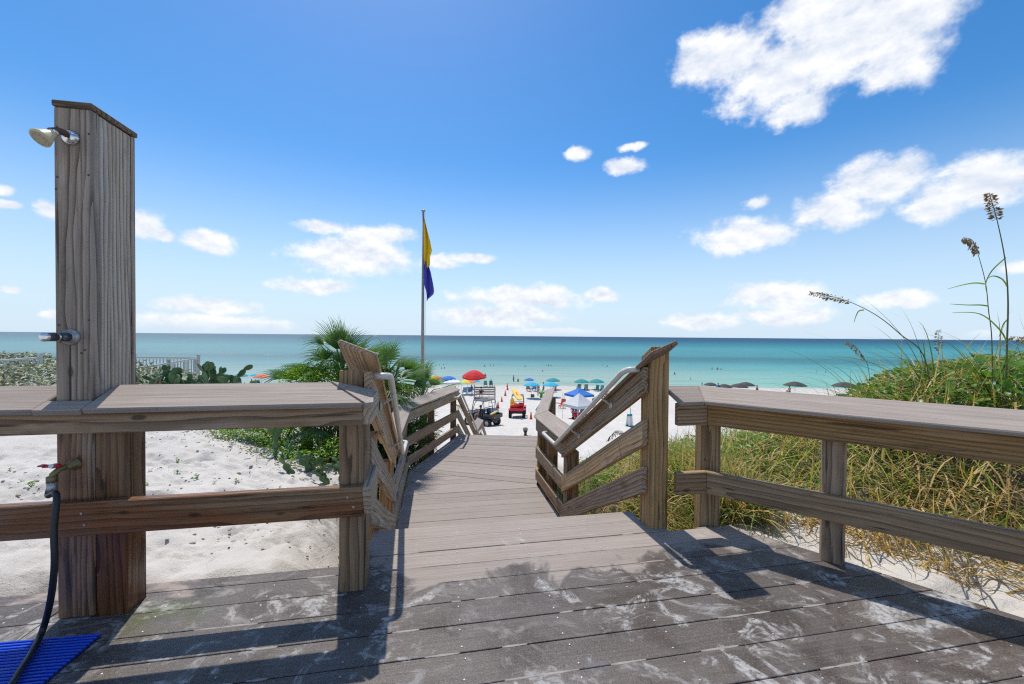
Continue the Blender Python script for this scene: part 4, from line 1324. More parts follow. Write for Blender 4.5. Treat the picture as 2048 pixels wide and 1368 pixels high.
def leaf_quads(pos, nrm, length, width, spin, fold=0.25):
    """pointed leaves, two triangles pairs folded on the midrib"""
    n = len(pos)
    nrm = nrm / np.linalg.norm(nrm, axis=1, keepdims=True)
    ref = np.where(np.abs(nrm[:, 2:3]) < .9, np.array([[0, 0, 1.0]]), np.array([[1.0, 0, 0]]))
    a = np.cross(nrm, ref)
    a /= np.linalg.norm(a, axis=1, keepdims=True)
    b = np.cross(nrm, a)
    u = a * np.cos(spin)[:, None] + b * np.sin(spin)[:, None]
    v = np.cross(nrm, u)
    L, W = length[:, None], width[:, None]
    p0 = pos
    p1 = pos + u * L * .45 + v * W * .5 + nrm * W * fold
    p2 = pos + u * L
    p3 = pos + u * L * .45 - v * W * .5 + nrm * W * fold
    V_ = np.stack([p0, p1, p2, p3], 1).reshape(-1, 3)
    base = (np.arange(n) * 4)[:, None, None]
    F = (base + np.array([[0, 1, 2], [0, 2, 3]])[None]).reshape(-1, 3)
    return V_, F

def round_leaves(pos, nrm, size, spin):
    """broad, slightly cupped leaves: hexagons"""
    n = len(pos)
    nrm = nrm / np.linalg.norm(nrm, axis=1, keepdims=True)
    ref = np.where(np.abs(nrm[:, 2:3]) < .9, np.array([[0, 0, 1.0]]), np.array([[1.0, 0, 0]]))
    a = np.cross(nrm, ref)
    a /= np.linalg.norm(a, axis=1, keepdims=True)
    b = np.cross(nrm, a)
    ks = np.arange(7) * 2 * np.pi / 7
    ca, sa = np.cos(ks[None] + spin[:, None]), np.sin(ks[None] + spin[:, None])
    rad = size[:, None] * (1 + .18 * np.cos(2 * ks)[None])
    ring = pos[:, None] + (a[:, None] * ca[..., None] + b[:, None] * sa[..., None]) * rad[..., None] + nrm[:, None] * (size[:, None] * .22)[..., None]
    V_ = np.concatenate([pos[:, None], ring], 1).reshape(-1, 3)
    base = (np.arange(n) * 8)[:, None, None]
    F = (base + np.array([[0, 1 + i, 1 + (i + 1) % 7] for i in range(7)])[None]).reshape(-1, 3)
    return V_, F

def merge(parts):
    vs, fs, o = [], [], 0
    for v, f in parts:
        vs.append(v)
        fs.append(f + o)
        o += len(v)
    return np.concatenate(vs), np.concatenate(fs)

def mound_pts(n, d0, d1, a0, a1):
    d = rng.uniform(d0, d1, n)
    a = rng.uniform(a0, a1, n)
    x = 1.40 + (d + a) / 1.4
    y = 2.52 + (d - a) / 1.4
    return x, y, d, a

def keep_off(x, y):
    """True where no plant may root: steps and walkway"""
    s = x * U.x + y * U.y
    t = x * V.x + y * V.y
    on1 = (s > -.62) & (s < 1.37) & (t < 5.9)
    f = np.clip((y - 5.1) / 2.7, 0, 1)
    on2 = (y > 5.0) & (y < 16) & (x > -1.55 + .45 * f) & (x < .48 + .35 * f)
    return on1 | on2

# --- grassy mound to the right
parts = []
x, y, d, a = mound_pts(30000, .42, 4.8, -4.2, 3.6)
hgt = np.interp(a, [-3, -1, .3, 1.5, 3], [.36, .38, .40, .46, .46])
ok = ~keep_off(x, y) & (rng.random(len(x)) < np.interp(d, [.42, .8, 3, 5.5], [.3, .9, .9, .6]) * np.where(a > -.2, np.interp(d, [.42, 1.0, 1.7], [.25, .5, .7]), 1) * np.where((a > .1) & (d > 1.5), .5, 1) * np.clip(.75 + 1.6 * vnoise(x * 1.4, y * 1.4, 15), .15, 1))
x, y, d, hgt, a = x[ok], y[ok], d[ok], hgt[ok], a[ok]
n = len(x)
z = ground(x, y)
parts.append(blades(np.stack([x, y, z - .01], -1), rng.uniform(0, 2 * np.pi, n), rng.uniform(.05, .75, n), hgt * rng.uniform(.5, 1.5, n) * (1 + .5 * vnoise(x * 2.2, y * 2.2, 5)), rng.uniform(.008, .017, n), rng.uniform(.3, 2.2, n)))
v, f = merge(parts)
g = obj('dune_grass', np_mesh('dune_grass', v, f, [M_GRASS], smooth=True))
tag(g, 'green dune grass covering the mound behind the railing', 'grass', kind='stuff')

# dry straw, mostly low and on the side facing the deck
x, y, d, a = mound_pts(30000, .30, 2.9, -3.4, 4.0)
ok = ~keep_off(x, y) & (rng.random(len(x)) < np.interp(d, [.3, .55, 1.2, 1.8, 2.7], [.5, 1, 1, .5, .3]) * np.interp(a, [-1, .2, .8], [.5, .75, 1]) * np.clip(.7 + 1.8 * vnoise(x * 1.7, y * 1.7, 33), .1, 1))
x, y, d, a = x[ok], y[ok], d[ok], a[ok]
n = len(x)
z = ground(x, y) + rng.uniform(0, 1, n) ** .7 * np.interp(a, [-1, .2, 1], [.20, .28, .40]) * sm(.35, 1.2, d)
lie = rng.random(n) < .72
lean = np.where(lie, rng.uniform(.9, 1.5, n), rng.uniform(.1, .8, n))
v, f = blades(np.stack([x, y, z], -1), rng.uniform(0, 2 * np.pi, n), lean, rng.uniform(.14, .50, n), rng.uniform(.005, .012, n), rng.uniform(-.8, 2.4, n))
g = obj('dry_straw', np_mesh('dry_straw', v, f, [M_STRAW], smooth=True))
tag(g, 'tangled dry straw at the foot of the grassy mound', 'straw', kind='stuff')

# straw and green blades crowding the side of the steps
x = rng.uniform(.9, 1.75, 9000)
y = rng.uniform(2.62, 4.4, 9000)
d = (x - 1.40) * .7 + (y - 2.52) * .7
ok = ~keep_off(x, y) & (d > -.12)
x, y = x[ok], y[ok]
n = len(x)
pz = ground(x, y)
pz = np.maximum(pz, pz + rng.uniform(0, .12, n))
half = n // 2
for lo, hi, nm_, mt_, lab_ in ((0, half, 'dry_straw', M_STRAW, 'dry straw packed between the steps and the corner post'), (half, n, 'dune_grass', M_GRASS, 'green grass tufts crowding the side of the steps')):
    k_ = hi - lo
    v, f = blades(np.stack([x, y, pz], -1)[lo:hi], rng.uniform(0, 6.28, k_), rng.uniform(.1, 1.1, k_), rng.uniform(.15, .42, k_), rng.uniform(.006, .013, k_), rng.uniform(.2, 2.0, k_))
    g = obj(nm_, np_mesh(nm_, v, f, [mt_], smooth=True))
    tag(g, lab_, 'grass' if nm_ == 'dune_grass' else 'straw', kind='stuff')

# beach vine with broad leaves on top of the mound
x, y, d, a = mound_pts(11000, 1.3, 4.6, -.5, 4.2)
ok = ~keep_off(x, y) & (vnoise(x * 2.1, y * 2.1, 77) > -.2)
x, y, d, a = x[ok], y[ok], d[ok], a[ok]
n = len(x)
top = np.interp(a, [-.4, .4, 1.2], [.24, .36, .40])
z = ground(x, y) + top * rng.uniform(.55, 1.12, n)
nr = np.stack([rng.normal(0, .45, n), rng.normal(-.25, .45, n), np.ones(n)], -1)
v, f = round_leaves(np.stack([x, y, z], -1), nr, rng.uniform(.014, .036, n), rng.uniform(0, 6.3, n))
g = obj('beach_vine', np_mesh('beach_vine', v, f, [M_VINE]))
tag(g, 'broad glossy green vine leaves spread over the top of the mound', 'vine', kind='stuff')

# leafy green ground cover below the steps on the right
x, y, d, a = mound_pts(9000, .8, 4.5, -4.2, -.1)
ok = ~keep_off(x, y) & (vnoise(x * 1.9, y * 1.9, 91) > -.1)
x, y, d = x[ok], y[ok], d[ok]
n = len(x)
z = ground(x, y) + rng.uniform(.05, .34, n)
v, f = leaf_quads(np.stack([x, y, z], -1), np.stack([rng.normal(0, .6, n), rng.normal(-.2, .6, n), np.ones(n)], -1), rng.uniform(.03, .07, n), rng.uniform(.012, .03, n), rng.uniform(0, 6.3, n))
g = obj('ground_cover', np_mesh('ground_cover', v, f, [M_BUSH]))
tag(g, 'leafy green ground cover between the steps and the mound', 'ground cover', kind='stuff')

# long arching blades rising over the mound: each tuft is a plant
def arch_tuft(label, base, n, azc, spread, l0, l1, group):
    r = empty('grass_tuft', base)
    tag(r, label, 'grass tuft', group)
    P_ = np.zeros((n, 3)) + rng.normal(0, .03, (n, 3)) * np.array([1, 1, 0])
    v, f = blades(P_, azc + rng.uniform(-spread, spread, n), rng.uniform(.05, .6, n), rng.uniform(l0, l1, n), rng.uniform(.006, .011, n), rng.uniform(.9, 2.0, n), seg=9)
    tag(obj('blades', np_mesh('blades', v, f, [M_BLADE], smooth=True), r), kind='stuff')
    return r
def on_mound(px, Y):
    p = at(px, 700, Y)
    return Vector((p.x, p.y, gz(p.x, p.y)))
TUFTS = [(1870, 3.35, 34, math.pi, .9, .7, 1.45, 'long arching green blades leaning over the mound towards the sea view'),
         (1995, 3.0, 30, math.pi * .95, 1.1, .7, 1.35, 'thick tuft of arching blades at the foot of the tall sea oats'),
         (1745, 3.7, 26, math.pi, 1.0, .5, 1.1, 'tuft of thin blades curving above the end of the mound'),
         (1672, 3.9, 16, math.pi * 1.05, .8, .6, 1.05, 'sparse tuft of blades bowing over the railing cap'),
         (1935, 2.8, 22, math.pi * 1.1, 1.4, .45, .85, 'bushy green tuft just behind the railing cap'),
         (2060, 2.7, 22, math.pi * 1.0, 1.4, .5, .95, 'tuft of blades at the edge of the picture behind the railing'),
         (1800, 3.0, 24, math.pi * .9, 1.6, .35, .7, 'short tuft of blades mixed with dry stalks behind the cap')]
for px, Y, n, azc, spr, l0, l1, lab in TUFTS:
    arch_tuft(lab, on_mound(px, Y), n, azc, spr, l0, l1, 'grass tufts on the mound')

# sea oats
def bez(pts, n=14):
    return smooth_path([Vector(p) for p in pts], n)
def sea_oat(label, base, path, r0, head_len, lush, leaves=(), droop=.5):
    """path: world points of the stalk from the ground to the tip"""
    root = empty('sea_oat', base)
    tag(root, label, 'sea oat', 'sea oats with seed heads')
    P_ = [Vector(p) - Vector(base) for p in path]
    sp_ = bez(P_, 8)
    m = len(sp_)
    MB().tube(sp_, [r0 * (1 - .75 * i / m) for i in range(m)], 6).build('stalk', M_STALK, root, smooth=True)
    # seed head: flat spikelets hanging along the last stretch
    tot = [0]
    for i in range(m - 1):
        tot.append(tot[-1] + (sp_[i + 1] - sp_[i]).length)
    L = tot[-1]
    mb = MB()
    lush = int(lush * 1.3)
    for k in range(lush):
        s = L - head_len * (k + random.random()) / lush
        i = max(0, min(m - 2, next((j for j in range(m - 1) if tot[j + 1] >= s), m - 2)))
        p = sp_[i].lerp(sp_[i + 1], (s - tot[i]) / max(1e-6, tot[i + 1] - tot[i]))
        d = (sp_[i + 1] - sp_[i]).normalized()
        fr = (L - s) / head_len
        out = Vector((random.gauss(0, 1), random.gauss(0, 1), random.gauss(0, .6)))
        out = (out - d * out.dot(d)).normalized()
        br = .004 + .013 * math.sin(min(1, fr * 1.1) * math.pi * .85)
        q = p + out * br * random.uniform(.5, 1.2) + Vector((0, 0, -droop * br))
        ax = (out * .5 + d * .5 + Vector((0, 0, -droop * 1.4))).normalized()
        ln = random.uniform(.018, .030)
        sd = ax.cross(Vector((random.gauss(0, 1), random.gauss(0, 1), random.gauss(0, 1)))).normalized() * ln * .24
        th = ax.cross(sd).normalized() * ln * .06
        e = q + ax * ln
        mid = q + ax * ln * .5
        mb.add([q, mid + sd, e, mid - sd, mid + th, mid - th], [(0, 1, 4), (1, 2, 4), (2, 3, 4), (3, 0, 4), (1, 0, 5), (2, 1, 5), (3, 2, 5), (0, 3, 5)])
        mb.tube([p, q], .0006, 3)
    mb.build('seed_head', M_SEED, root)
    for lp in leaves:
        pts = bez([Vector(q) - Vector(base) for q in lp], 6)
        n_ = len(pts)
        vs_, fs2 = [], []
        for i, p in enumerate(pts):
            d = (pts[min(i + 1, n_ - 1)] - pts[max(0, i - 1)]).normalized()
            sd = d.cross(Vector((.2, 1, .3))).normalized() * (.0045 * (1 - (i / n_) ** 2) + .0006)
            vs_ += [p - sd, p + sd]
        for i in range(n_ - 1):
            fs2.append((2 * i, 2 * i + 1, 2 * i + 3, 2 * i + 2))
        MB().add(vs_, fs2).build('leaf', M_GRASS, root, smooth=True)
    return root
def pp(Y, *pts):
    return [at(px, py, Y + (dy[0] if dy else 0)) for px, py, *dy in pts]
Yt = 2.75
b0 = on_mound(2014, Yt)
sea_oat('tallest sea oat with a bushy brown seed head against the clouds', b0, [b0] + pp(Yt, (2014, 690), (2016, 600), (2010, 520), (1994, 440), (1978, 385)), .0062, .19, 130,
        [pp(Yt, (2016, 575), (2004, 558), (1985, 552), (1972, 560)), pp(Yt, (2012, 515), (1985, 540), (1972, 565), (1973, 585)), pp(Yt, (2016, 690), (2000, 660), (1960, 628), (1905, 625)), pp(Yt, (2014, 640), (2006, 650), (1998, 675))], droop=.4)
b0 = on_mound(1988, Yt + .1)
sea_oat('slender sea oat with a drooping one-sided seed head next to the tallest', b0, [b0] + pp(Yt + .1, (1984, 690), (1977, 620), (1971, 565), (1955, 505), (1944, 480), (1926, 475)), .0036, .155, 70,
        [pp(Yt + .1, (1970, 568), (1950, 566), (1925, 570), (1895, 578)), pp(Yt + .1, (1976, 612), (1960, 610), (1935, 610), (1900, 608))], droop=1.4)
b0 = on_mound(1870, 3.15)
sea_oat('sea oat bent far over to the side, dark seed head pointing at the sea', b0, [b0] + pp(3.15, (1850, 718), (1800, 668), (1755, 632), (1705, 606), (1660, 592), (1620, 586)), .0045, .33, 85,
        [pp(3.15, (1728, 620), (1718, 622), (1712, 632), (1708, 645))], droop=.25)
b0 = on_mound(1888, 4.3)
sea_oat('short upright sea oat with a narrow pale seed head on the skyline', b0, [b0] + pp(4.3, (1877, 740), (1877, 700), (1877, 660)), .003, .22, 60, droop=.3)
b0 = on_mound(1745, 3.9)
sea_oat('small sea oat with a curled straw-coloured seed head before the water', b0, [b0] + pp(3.9, (1738, 745), (1725, 712), (1708, 690), (1690, 682)), .0028, .26, 50, droop=1.2)
b0 = on_mound(2060, 3.0)
sea_oat('sea oat leaning in from the picture edge with a reddish seed head', b0, [b0] + pp(3.0, (2075, 720), (2068, 690), (2050, 676), (2020, 673)), .003, .22, 45, droop=.6)
b0 = Vector((1.28, 4.35, gz(1.28, 4.35)))
sea_oat('sea oat seen through the stair rails, heavy seed head hanging before the tents', b0, [b0] + pp(4.2, (1262, 850), (1256, 800), (1240, 780), (1210, 785), (1185, 797)), .0035, .33, 110, droop=1.3)
b0 = Vector((1.42, 4.6, gz(1.42, 4.6)))
sea_oat('withered low sea oat below the stair rail with golden seeds', b0, [b0] + pp(4.4, (1262, 900), (1250, 868), (1232, 862), (1215, 880)), .003, .24, 60, droop=1.0)

# yellow flowers
def flower(label, p, s):
    r = empty('yellow_wildflower', p)
    tag(r, label, 'flower', 'yellow wildflowers')
    g0 = gz(p.x, p.y) - p.z
    MB().tube([(0, 0, g0), (0.005, 0, g0 / 2), (0, 0, 0)], .002, 5).build('stem', M_STALK, r)
    mb = MB()
    for k in range(10):
        a = k * .628
        c, s_ = math.cos(a), math.sin(a)
        mb.add([(c * .3 * s, s_ * .3 * s, .0), (c * .75 * s - s_ * .2 * s, s_ * .75 * s + c * .2 * s, .003), (c * s, s_ * s, -.002), (c * .75 * s + s_ * .2 * s, s_ * .75 * s - c * .2 * s, .003)], [(0, 1, 2, 3)])
    hd_ = mb.build('petals', M_PETAL, r)
    hd_.rotation_euler = (R(55), 0, random.uniform(-.4, .4))
    e = MB().ball((0, 0, .004), (.35 * s, .35 * s, .22 * s), 8, 5).build('eye', M_FLOWER_EYE, r, smooth=True)
    e.rotation_euler = hd_.rotation_euler
for (px, py, Y, lab) in ((1379, 909, 3.6, 'yellow wildflower with dark eye, highest between the two posts'), (1371, 920, 3.6, 'yellow wildflower touching the highest one between the posts'), (1340, 922, 3.5, 'yellow wildflower right beside the tall stair post'), (1240, 928, 4.1, 'yellow wildflower seen under the middle stair rail'), (1231, 960, 3.9, 'lowest yellow wildflower, above the bottom stair rail'), (1349, 930, 3.5, 'half hidden yellow wildflower low beside the tall stair post')):
    flower(lab, at(px, py, Y), .030)

# --- palms
def fan_mesh(name, mat, nl=26, rad=.55, spread=R(250), droop=.35, seed=0):
    r_ = random.Random(seed)
    mb = MB()
    for k in range(nl):
        f = (k + .5) / nl - .5
        a = f * spread
        L = rad * (1 - .30 * abs(f * 2) ** 2) * r_.uniform(.86, 1.14)
        pts = []
        for i in range(5):
            t_ = i / 4
            rr_ = L * t_
            dz = .12 * L * math.cos(a) * t_ - droop * L * max(0, t_ - .45) ** 2 * 2.2 * r_.uniform(.6, 1.5)
            pts.append(Vector((math.sin(a) * rr_, math.cos(a) * rr_, dz)))
        w = [.004, .0115, .0125, .0075, .0]
        side = Vector((math.cos(a), -math.sin(a), 0))
        vs_ = []
        for i in range(4):
            vs_ += [pts[i] - side * w[i], pts[i] + Vector((0, 0, -w[i] * .55)), pts[i] + side * w[i]]
        vs_.append(pts[4])
        fs2 = []
        for i in range(3):
            o_ = 3 * i
            fs2 += [(o_, o_ + 1, o_ + 4, o_ + 3), (o_ + 1, o_ + 2, o_ + 5, o_ + 4)]
        fs2 += [(9, 10, 12), (10, 11, 12)]
        mb.add(vs_, fs2)
    return mb.mesh(name, mat)
FANS = [fan_mesh('frond', M_PALM, 24, .70, R(170), .45, 1), fan_mesh('frond', M_PALM, 22, .66, R(135), .8, 2), fan_mesh('frond', M_PALM, 24, .78, R(100), .22, 3)]
FAN_DRY = fan_mesh('frond', M_PALM_DRY, 22, .50, R(200), .8, 4)
def palm(label, base, nf, size, stem_h, up=.6, dry=2, seed=0, tilt=0.0):
    r_ = random.Random(seed)
    root = empty('palmetto_palm', base)
    tag(root, label, 'palm', 'palmetto palms beside the landing')
    tr = MB()
    tr.tube([(0, 0, -.2), (.02, 0, stem_h * .5), (0, 0, stem_h)], [.10, .085, .07], 9)
    tr.build('trunk', M_STEM, root)
    for i in range(nf):
        azi = 2.399 * i + r_.uniform(-.3, .3)
        elv = (1.35 - 1.55 * (i / nf) ** .8) * up / .6 + r_.uniform(-.12, .12)
        elv = max(-.5, min(1.45, elv))
        d = Vector((math.cos(azi) * math.cos(elv), math.sin(azi) * math.cos(elv), math.sin(elv)))
        pl = size * r_.uniform(.6, 1.0)
        c0 = Vector((0, 0, stem_h))
        c1 = c0 + d * pl * .6 + Vector((0, 0, .05))
        c2 = c0 + d * pl + Vector((0, 0, -.05 * size))
        dryf = i >= nf - dry
        fr_ = obj('frond', FAN_DRY if dryf else FANS[i % 3], root, loc=c2)
        dd = (c2 - c1).normalized()
        side = dd.cross(Vector((0, 0, 1))).normalized()
        up_ = side.cross(dd)
        fr_.matrix_basis = Matrix.Translation(c2) @ Matrix((side, dd, up_)).transposed().to_4x4() @ Matrix.Rotation(r_.uniform(-.5, .5), 4, 'Y') @ Matrix.Diagonal((size * 1.05,) * 3 + (1,))
        pt = MB().tube([c0, c1, c2], [.012, .009, .006], 5).build('petiole', M_STALK, fr_)
        pt.matrix_parent_inverse = fr_.matrix_basis.inverted()
    return root
def ground_pt(x, y, dz=0.0):
    return Vector((x, y, gz(x, y) + dz))
def palm_at(label, px, py, Y, nf, size, up, dry, seed):
    c = at(px, py, Y)
    g_ = gz(c.x, c.y)
    palm(label, Vector((c.x, c.y, g_)), nf, size, max(.3, c.z - g_), up, dry, seed)
palm_at('tallest palmetto with upright fronds against the sky, next to the railing end', 690, 772, 6.2, 22, .66, .66, 2, 3)
palm_at('palmetto with wide fans between the tallest palm and the flagpole', 772, 778, 6.9, 20, .60, .6, 3, 5)
palm_at('palmetto with splayed fronds beside the bright shrub above the cap', 612, 800, 6.3, 18, .60, .5, 2, 14)
palm_at('young palmetto with stiff narrow fans standing highest above the end post', 684, 745, 5.9, 12, .52, .95, 0, 31)
palm_at('palmetto with yellowing fans just behind the white handrail', 776, 800, 6.5, 18, .52, .55, 7, 35)
palm_at('palmetto with narrow fans poking above the landing railing cap', 846, 800, 8.2, 15, .56, .85, 1, 11)
palm_at('low palmetto showing through the bend of the landing railing', 806, 862, 7.0, 14, .46, .6, 2, 8)
palm_at('palmetto in the shade below the landing railing', 752, 880, 6.3, 13, .48, .5, 3, 17)
palm_at('palmetto hanging dry fans behind the thick end post', 655, 868, 5.5, 13, .52, .35, 5, 21)
palm_at('leaning palmetto half hidden behind the stair railing', 742, 800, 5.9, 20, .60, .55, 3, 27)

# --- shrubs made of leaves through their whole volume
def shrub(name, label, cat, c, rad, n, mat, lw=(.03, .06), ww=(.014, .03), group=None, rnd=False):
    root = empty(name, (c[0], c[1], gz(c[0], c[1])))
    tag(root, label, cat, group)
    base = Vector(root.location)
    d = rng.normal(0, 1, (n, 3))
    d /= np.linalg.norm(d, axis=1, keepdims=True)
    rr_ = rng.uniform(.45, 1.0, n) ** .5
    lump = 1 + .28 * np.sin(d[:, 0] * 5 + c[0] * 3) * np.cos(d[:, 1] * 4 + 1) + .2 * np.sin(d[:, 2] * 7 + c[1])
    p = d * (rr_ * lump)[:, None] * np.array(rad) + np.array([0, 0, c[2] - base.z])
    keep = p[:, 2] + base.z > ground(p[:, 0] + base.x, p[:, 1] + base.y) - .02
    p, d = p[keep], d[keep]
    m = len(p)
    nr = d * .35 + np.array([-.25, .3, .9]) + rng.normal(0, .4, (m, 3))
    v, f = leaf_quads(p, nr, rng.uniform(*lw, m), rng.uniform(*ww, m), rng.uniform(0, 6.3, m))
    obj('foliage', np_mesh('foliage', v, f, [mat]), root)
    st = MB()
    for k in range(9):
        q = Vector((random.gauss(0, .45) * rad[0], random.gauss(0, .45) * rad[1], c[2] - base.z + rad[2] * random.uniform(.1, .7)))
        st.tube([(q.x * .15, q.y * .15, -.05), (q.x * .6, q.y * .6, q.z * .5), q], [.012, .009, .004], 5)
    tag(st.build('stems', M_STEM, root), kind='stuff')
    return root
G1 = 'green shrubs below the dune crest'
shrub('shrub', 'bright green shrub just past the sand crest under the railing', 'shrub', (-3.25, 5.55, -.22), (.85, .5, .36), 7000, M_BUSH, group=G1)
shrub('shrub', 'glossy dark green shrub beside the thick end post', 'shrub', (-2.40, 5.0, -.45), (.62, .42, .40), 5600, M_BUSH, group=G1)
shrub('shrub', 'leafy yellow-green shrub showing above the cap next to the palms', 'shrub', (-2.62, 5.65, .40), (.55, .35, .46), 6000, M_BUSH, group=G1)
shrub('shrub', 'green shrub in the gap between the sand crest and the cactus', 'shrub', (-4.5, 6.9, -.35), (.8, .6, .45), 4200, M_BUSH, group=G1)
shrub('shrub', 'leafy shrub filling the gap between palms and stair railing', 'shrub', (-2.05, 5.9, .22), (.45, .4, .42), 4200, M_BUSH, group=G1)
shrub('shrub', 'low shrub hugging the landing joists under the palms', 'shrub', (-1.85, 4.9, -.95), (.5, .55, .35), 2800, M_BUSH, group=G1)

shrub('spiky_shrub', 'dark spiky green growth seen through the landing rails near the bend', 'shrub', (-1.98, 6.2, -.65), (.34, .6, .75), 3000, M_PALM, (.12, .30), (.012, .026), group='spiky growth behind the landing railing')
shrub('spiky_shrub', 'dark spiky green growth seen through the far end of the landing rails', 'shrub', (-1.72, 7.25, -.75), (.30, .55, .75), 2600, M_PALM, (.12, .30), (.012, .026), group='spiky growth behind the landing railing')

# variegated hedge on the left
hroot = empty('hedge', (-9.5, 8.2, gz(-9.5, 8.2)))
tag(hroot, 'silvery variegated hedge growing round the white fence', 'hedge')
n = 26000
hx = rng.uniform(-16.5, -5.0, n)
depth = rng.uniform(0, 1, n)
hy = 6.9 + (-hx - 6) * .02 + depth * 3.4
prof = np.interp(hx, [-16, -12.5, -10.5, -9.2, -8.3, -7.0, -6.0, -5.0], [1.15, 1.05, .92, .85, .62, .30, .22, .1]) + .16 * fbm(hx, hy, 1.1, 3, 5)
top = -.05 + prof * np.interp(depth, [0, .35, 1], [.55, .95, 1.0]) - .35
low = rng.random(n) < .35
hz = np.where(low, top - rng.uniform(.1, .8, n), top - rng.uniform(0, .14, n))
ok = hz > ground(hx, hy) - .02
P_ = np.stack([hx, hy, hz], -1)[ok] - np.array(hroot.location)
m = len(P_)
v, f = leaf_quads(P_, np.stack([rng.normal(0, .6, m), rng.normal(-.4, .6, m), np.ones(m)], -1), rng.uniform(.06, .12, m), rng.uniform(.03, .06, m), rng.uniform(0, 6.3, m))
obj('foliage', np_mesh('foliage', v, f, [M_HEDGE]), hroot)
st = MB()
for k in range(26):
    qx = random.uniform(-15.5, -6)
    qy = 8 + random.uniform(-.5, 1)
    g_ = gz(qx, qy)
    st.tube([(qx - hroot.location.x, qy - hroot.location.y, g_ - .1 - hroot.location.z), (qx - hroot.location.x + .1, qy - hroot.location.y, g_ + .3 - hroot.location.z)], [.03, .012], 5)
tag(st.build('stems', M_STEM, hroot), kind='stuff')

# --- prickly pears
pad_me = []
for k in range(3):
    mb = MB()
    mb.ball((0, 0, .11), (.075, .018, .112), 12, 9)
    me = mb.mesh('pad', M_CACTUS, smooth=True)
    for vtx in me.vertices:
        vtx.co.x *= .72 + .42 * min(1, max(0, vtx.co.z / .22)) ** .7
    pad_me.append(me)
fruit_me = MB().ball((0, 0, .015), (.010, .010, .018), 8, 5).mesh('fruit', plain('cactus_fruit', (.28, .10, .06), .5), smooth=True)
def cactus(label, base, arms, size, seed, spread=.5):
    r_ = random.Random(seed)
    root = empty('prickly_pear', base)
    tag(root, label, 'cactus', 'prickly pear clumps')
    for a in range(arms):
        x0 = Vector((r_.uniform(-spread, spread), r_.uniform(-spread * .5, spread * .5), -.04))
        M_ = Matrix.Translation(x0) @ Matrix.Rotation(r_.uniform(-.7, .7), 4, 'Z') @ Matrix.Rotation(r_.uniform(-.45, .45), 4, 'Y') @ Matrix.Rotation(r_.uniform(-.3, .3), 4, 'X')
        def grow(M_, lev, sc):
            o_ = obj('pad', pad_me[r_.randrange(3)], root)
            o_.matrix_basis = M_ @ Matrix.Diagonal((sc, sc, sc, 1))
            if lev <= 0:
                if r_.random() < .35:
                    fo = obj('fruit', fruit_me, o_, loc=(r_.uniform(-.04, .04), 0, .212))
                return
            for b in range(r_.choice((1, 1, 2))):
                off = r_.choice((-1, 1)) * r_.uniform(.0, .05) * sc
                M2 = M_ @ Matrix.Translation((off, 0, .195 * sc)) @ Matrix.Rotation(r_.uniform(-.75, .75), 4, 'Y') @ Matrix.Rotation(r_.uniform(-.6, .6), 4, 'Z') @ Matrix.Rotation(r_.uniform(-.3, .3), 4, 'X')
                grow(M2, lev - 1, sc * r_.uniform(.8, 1.0))
        grow(M_, r_.choice((1, 2, 2, 3)), size * r_.uniform(.85, 1.15))
    return root
def on_line(px, Y):
    p = at(px, 760, Y)
    return Vector((p.x, p.y, gz(p.x, p.y)))
cactus('dense prickly pear clump in front of the white fence corner', on_line(388, 9.0), 20, 1.0, 1, .8)
cactus('prickly pear clump with the tallest pads, right of the fence corner', on_line(440, 8.8), 14, 1.05, 2, .5)
cactus('prickly pear with single raised pads in front of the beach umbrellas', on_line(495, 8.4), 10, 1.0, 3, .6)
cactus('low prickly pear next to the shower post and hedge', on_line(325, 9.0), 10, .95, 4, .6)
cactus('thin prickly pear growing out of the shrub by the end post', Vector((-2.35, 4.45, gz(-2.35, 4.50))), 5, .50, 5, .25)
cactus('prickly pear at the foot of the sand slope near the palms', Vector((-1.98, 4.32, gz(-1.98, 4.50))), 4, .42, 6, .2)
cactus('prickly pear with two long pads against the bright shrub', Vector((-2.85, 4.80, gz(-2.85, 5.0))), 3, .5, 9, .2)

# seedlings on the bare sand
seed_me = []
for k in range(3):
    r_ = random.Random(k + 40)
    mb = MB()
    for j in range(7):
        a = r_.uniform(0, 6.28)
        l_, w_ = r_.uniform(.018, .030), .010
        c = Vector((r_.uniform(-.02, .02), r_.uniform(-.02, .02), r_.uniform(.005, .03)))
        u_ = Vector((math.cos(a), math.sin(a), .35))
        s_ = Vector((-math.sin(a), math.cos(a), 0)) * w_
        mb.add([c, c + u_ * l_ * .5 + s_, c + u_ * l_, c + u_ * l_ * .5 - s_], [(0, 1, 2, 3)])
        mb.tube([(c.x * .2, c.y * .2, -.005), c], .0012, 4)
    seed_me.append(mb.mesh('seedling', M_BUSH))
SEEDL = [((45, 966), 'green seedling on the sand nearest the picture edge under the cap'), ((64, 978), 'withered seedling beside the hose on the sand slope'), ((300, 944), 'seedling with three leaves next to the shower post'), ((352, 954), 'largest leafy seedling in the middle of the sand slope'), ((428, 970), 'seedling just above the soaked lower rail'), ((476, 970), 'small upright seedling right of the middle on the sand'), ((561, 973), 'single round seedling close to the thick end post'), ((395, 958), 'tiny seedling between the two bigger ones on the sand'), ((292, 976), 'flat creeping seedling by the shower post foot'), ((355, 916), 'seedling with dark leaves high on the sand slope'), ((20, 938), 'faint seedling at the picture edge high on the sand')]
for i, ((px, py), lab) in enumerate(SEEDL):
    p = ground_hit(px, py, 2.3, 6.0)
    o = obj('seedling', seed_me[i % 3], None, loc=p, rot=(0, 0, i * 1.3), scale=.7 + .4 * (i % 2))
    tag(o, lab, 'seedling', 'seedlings on the dune sand')

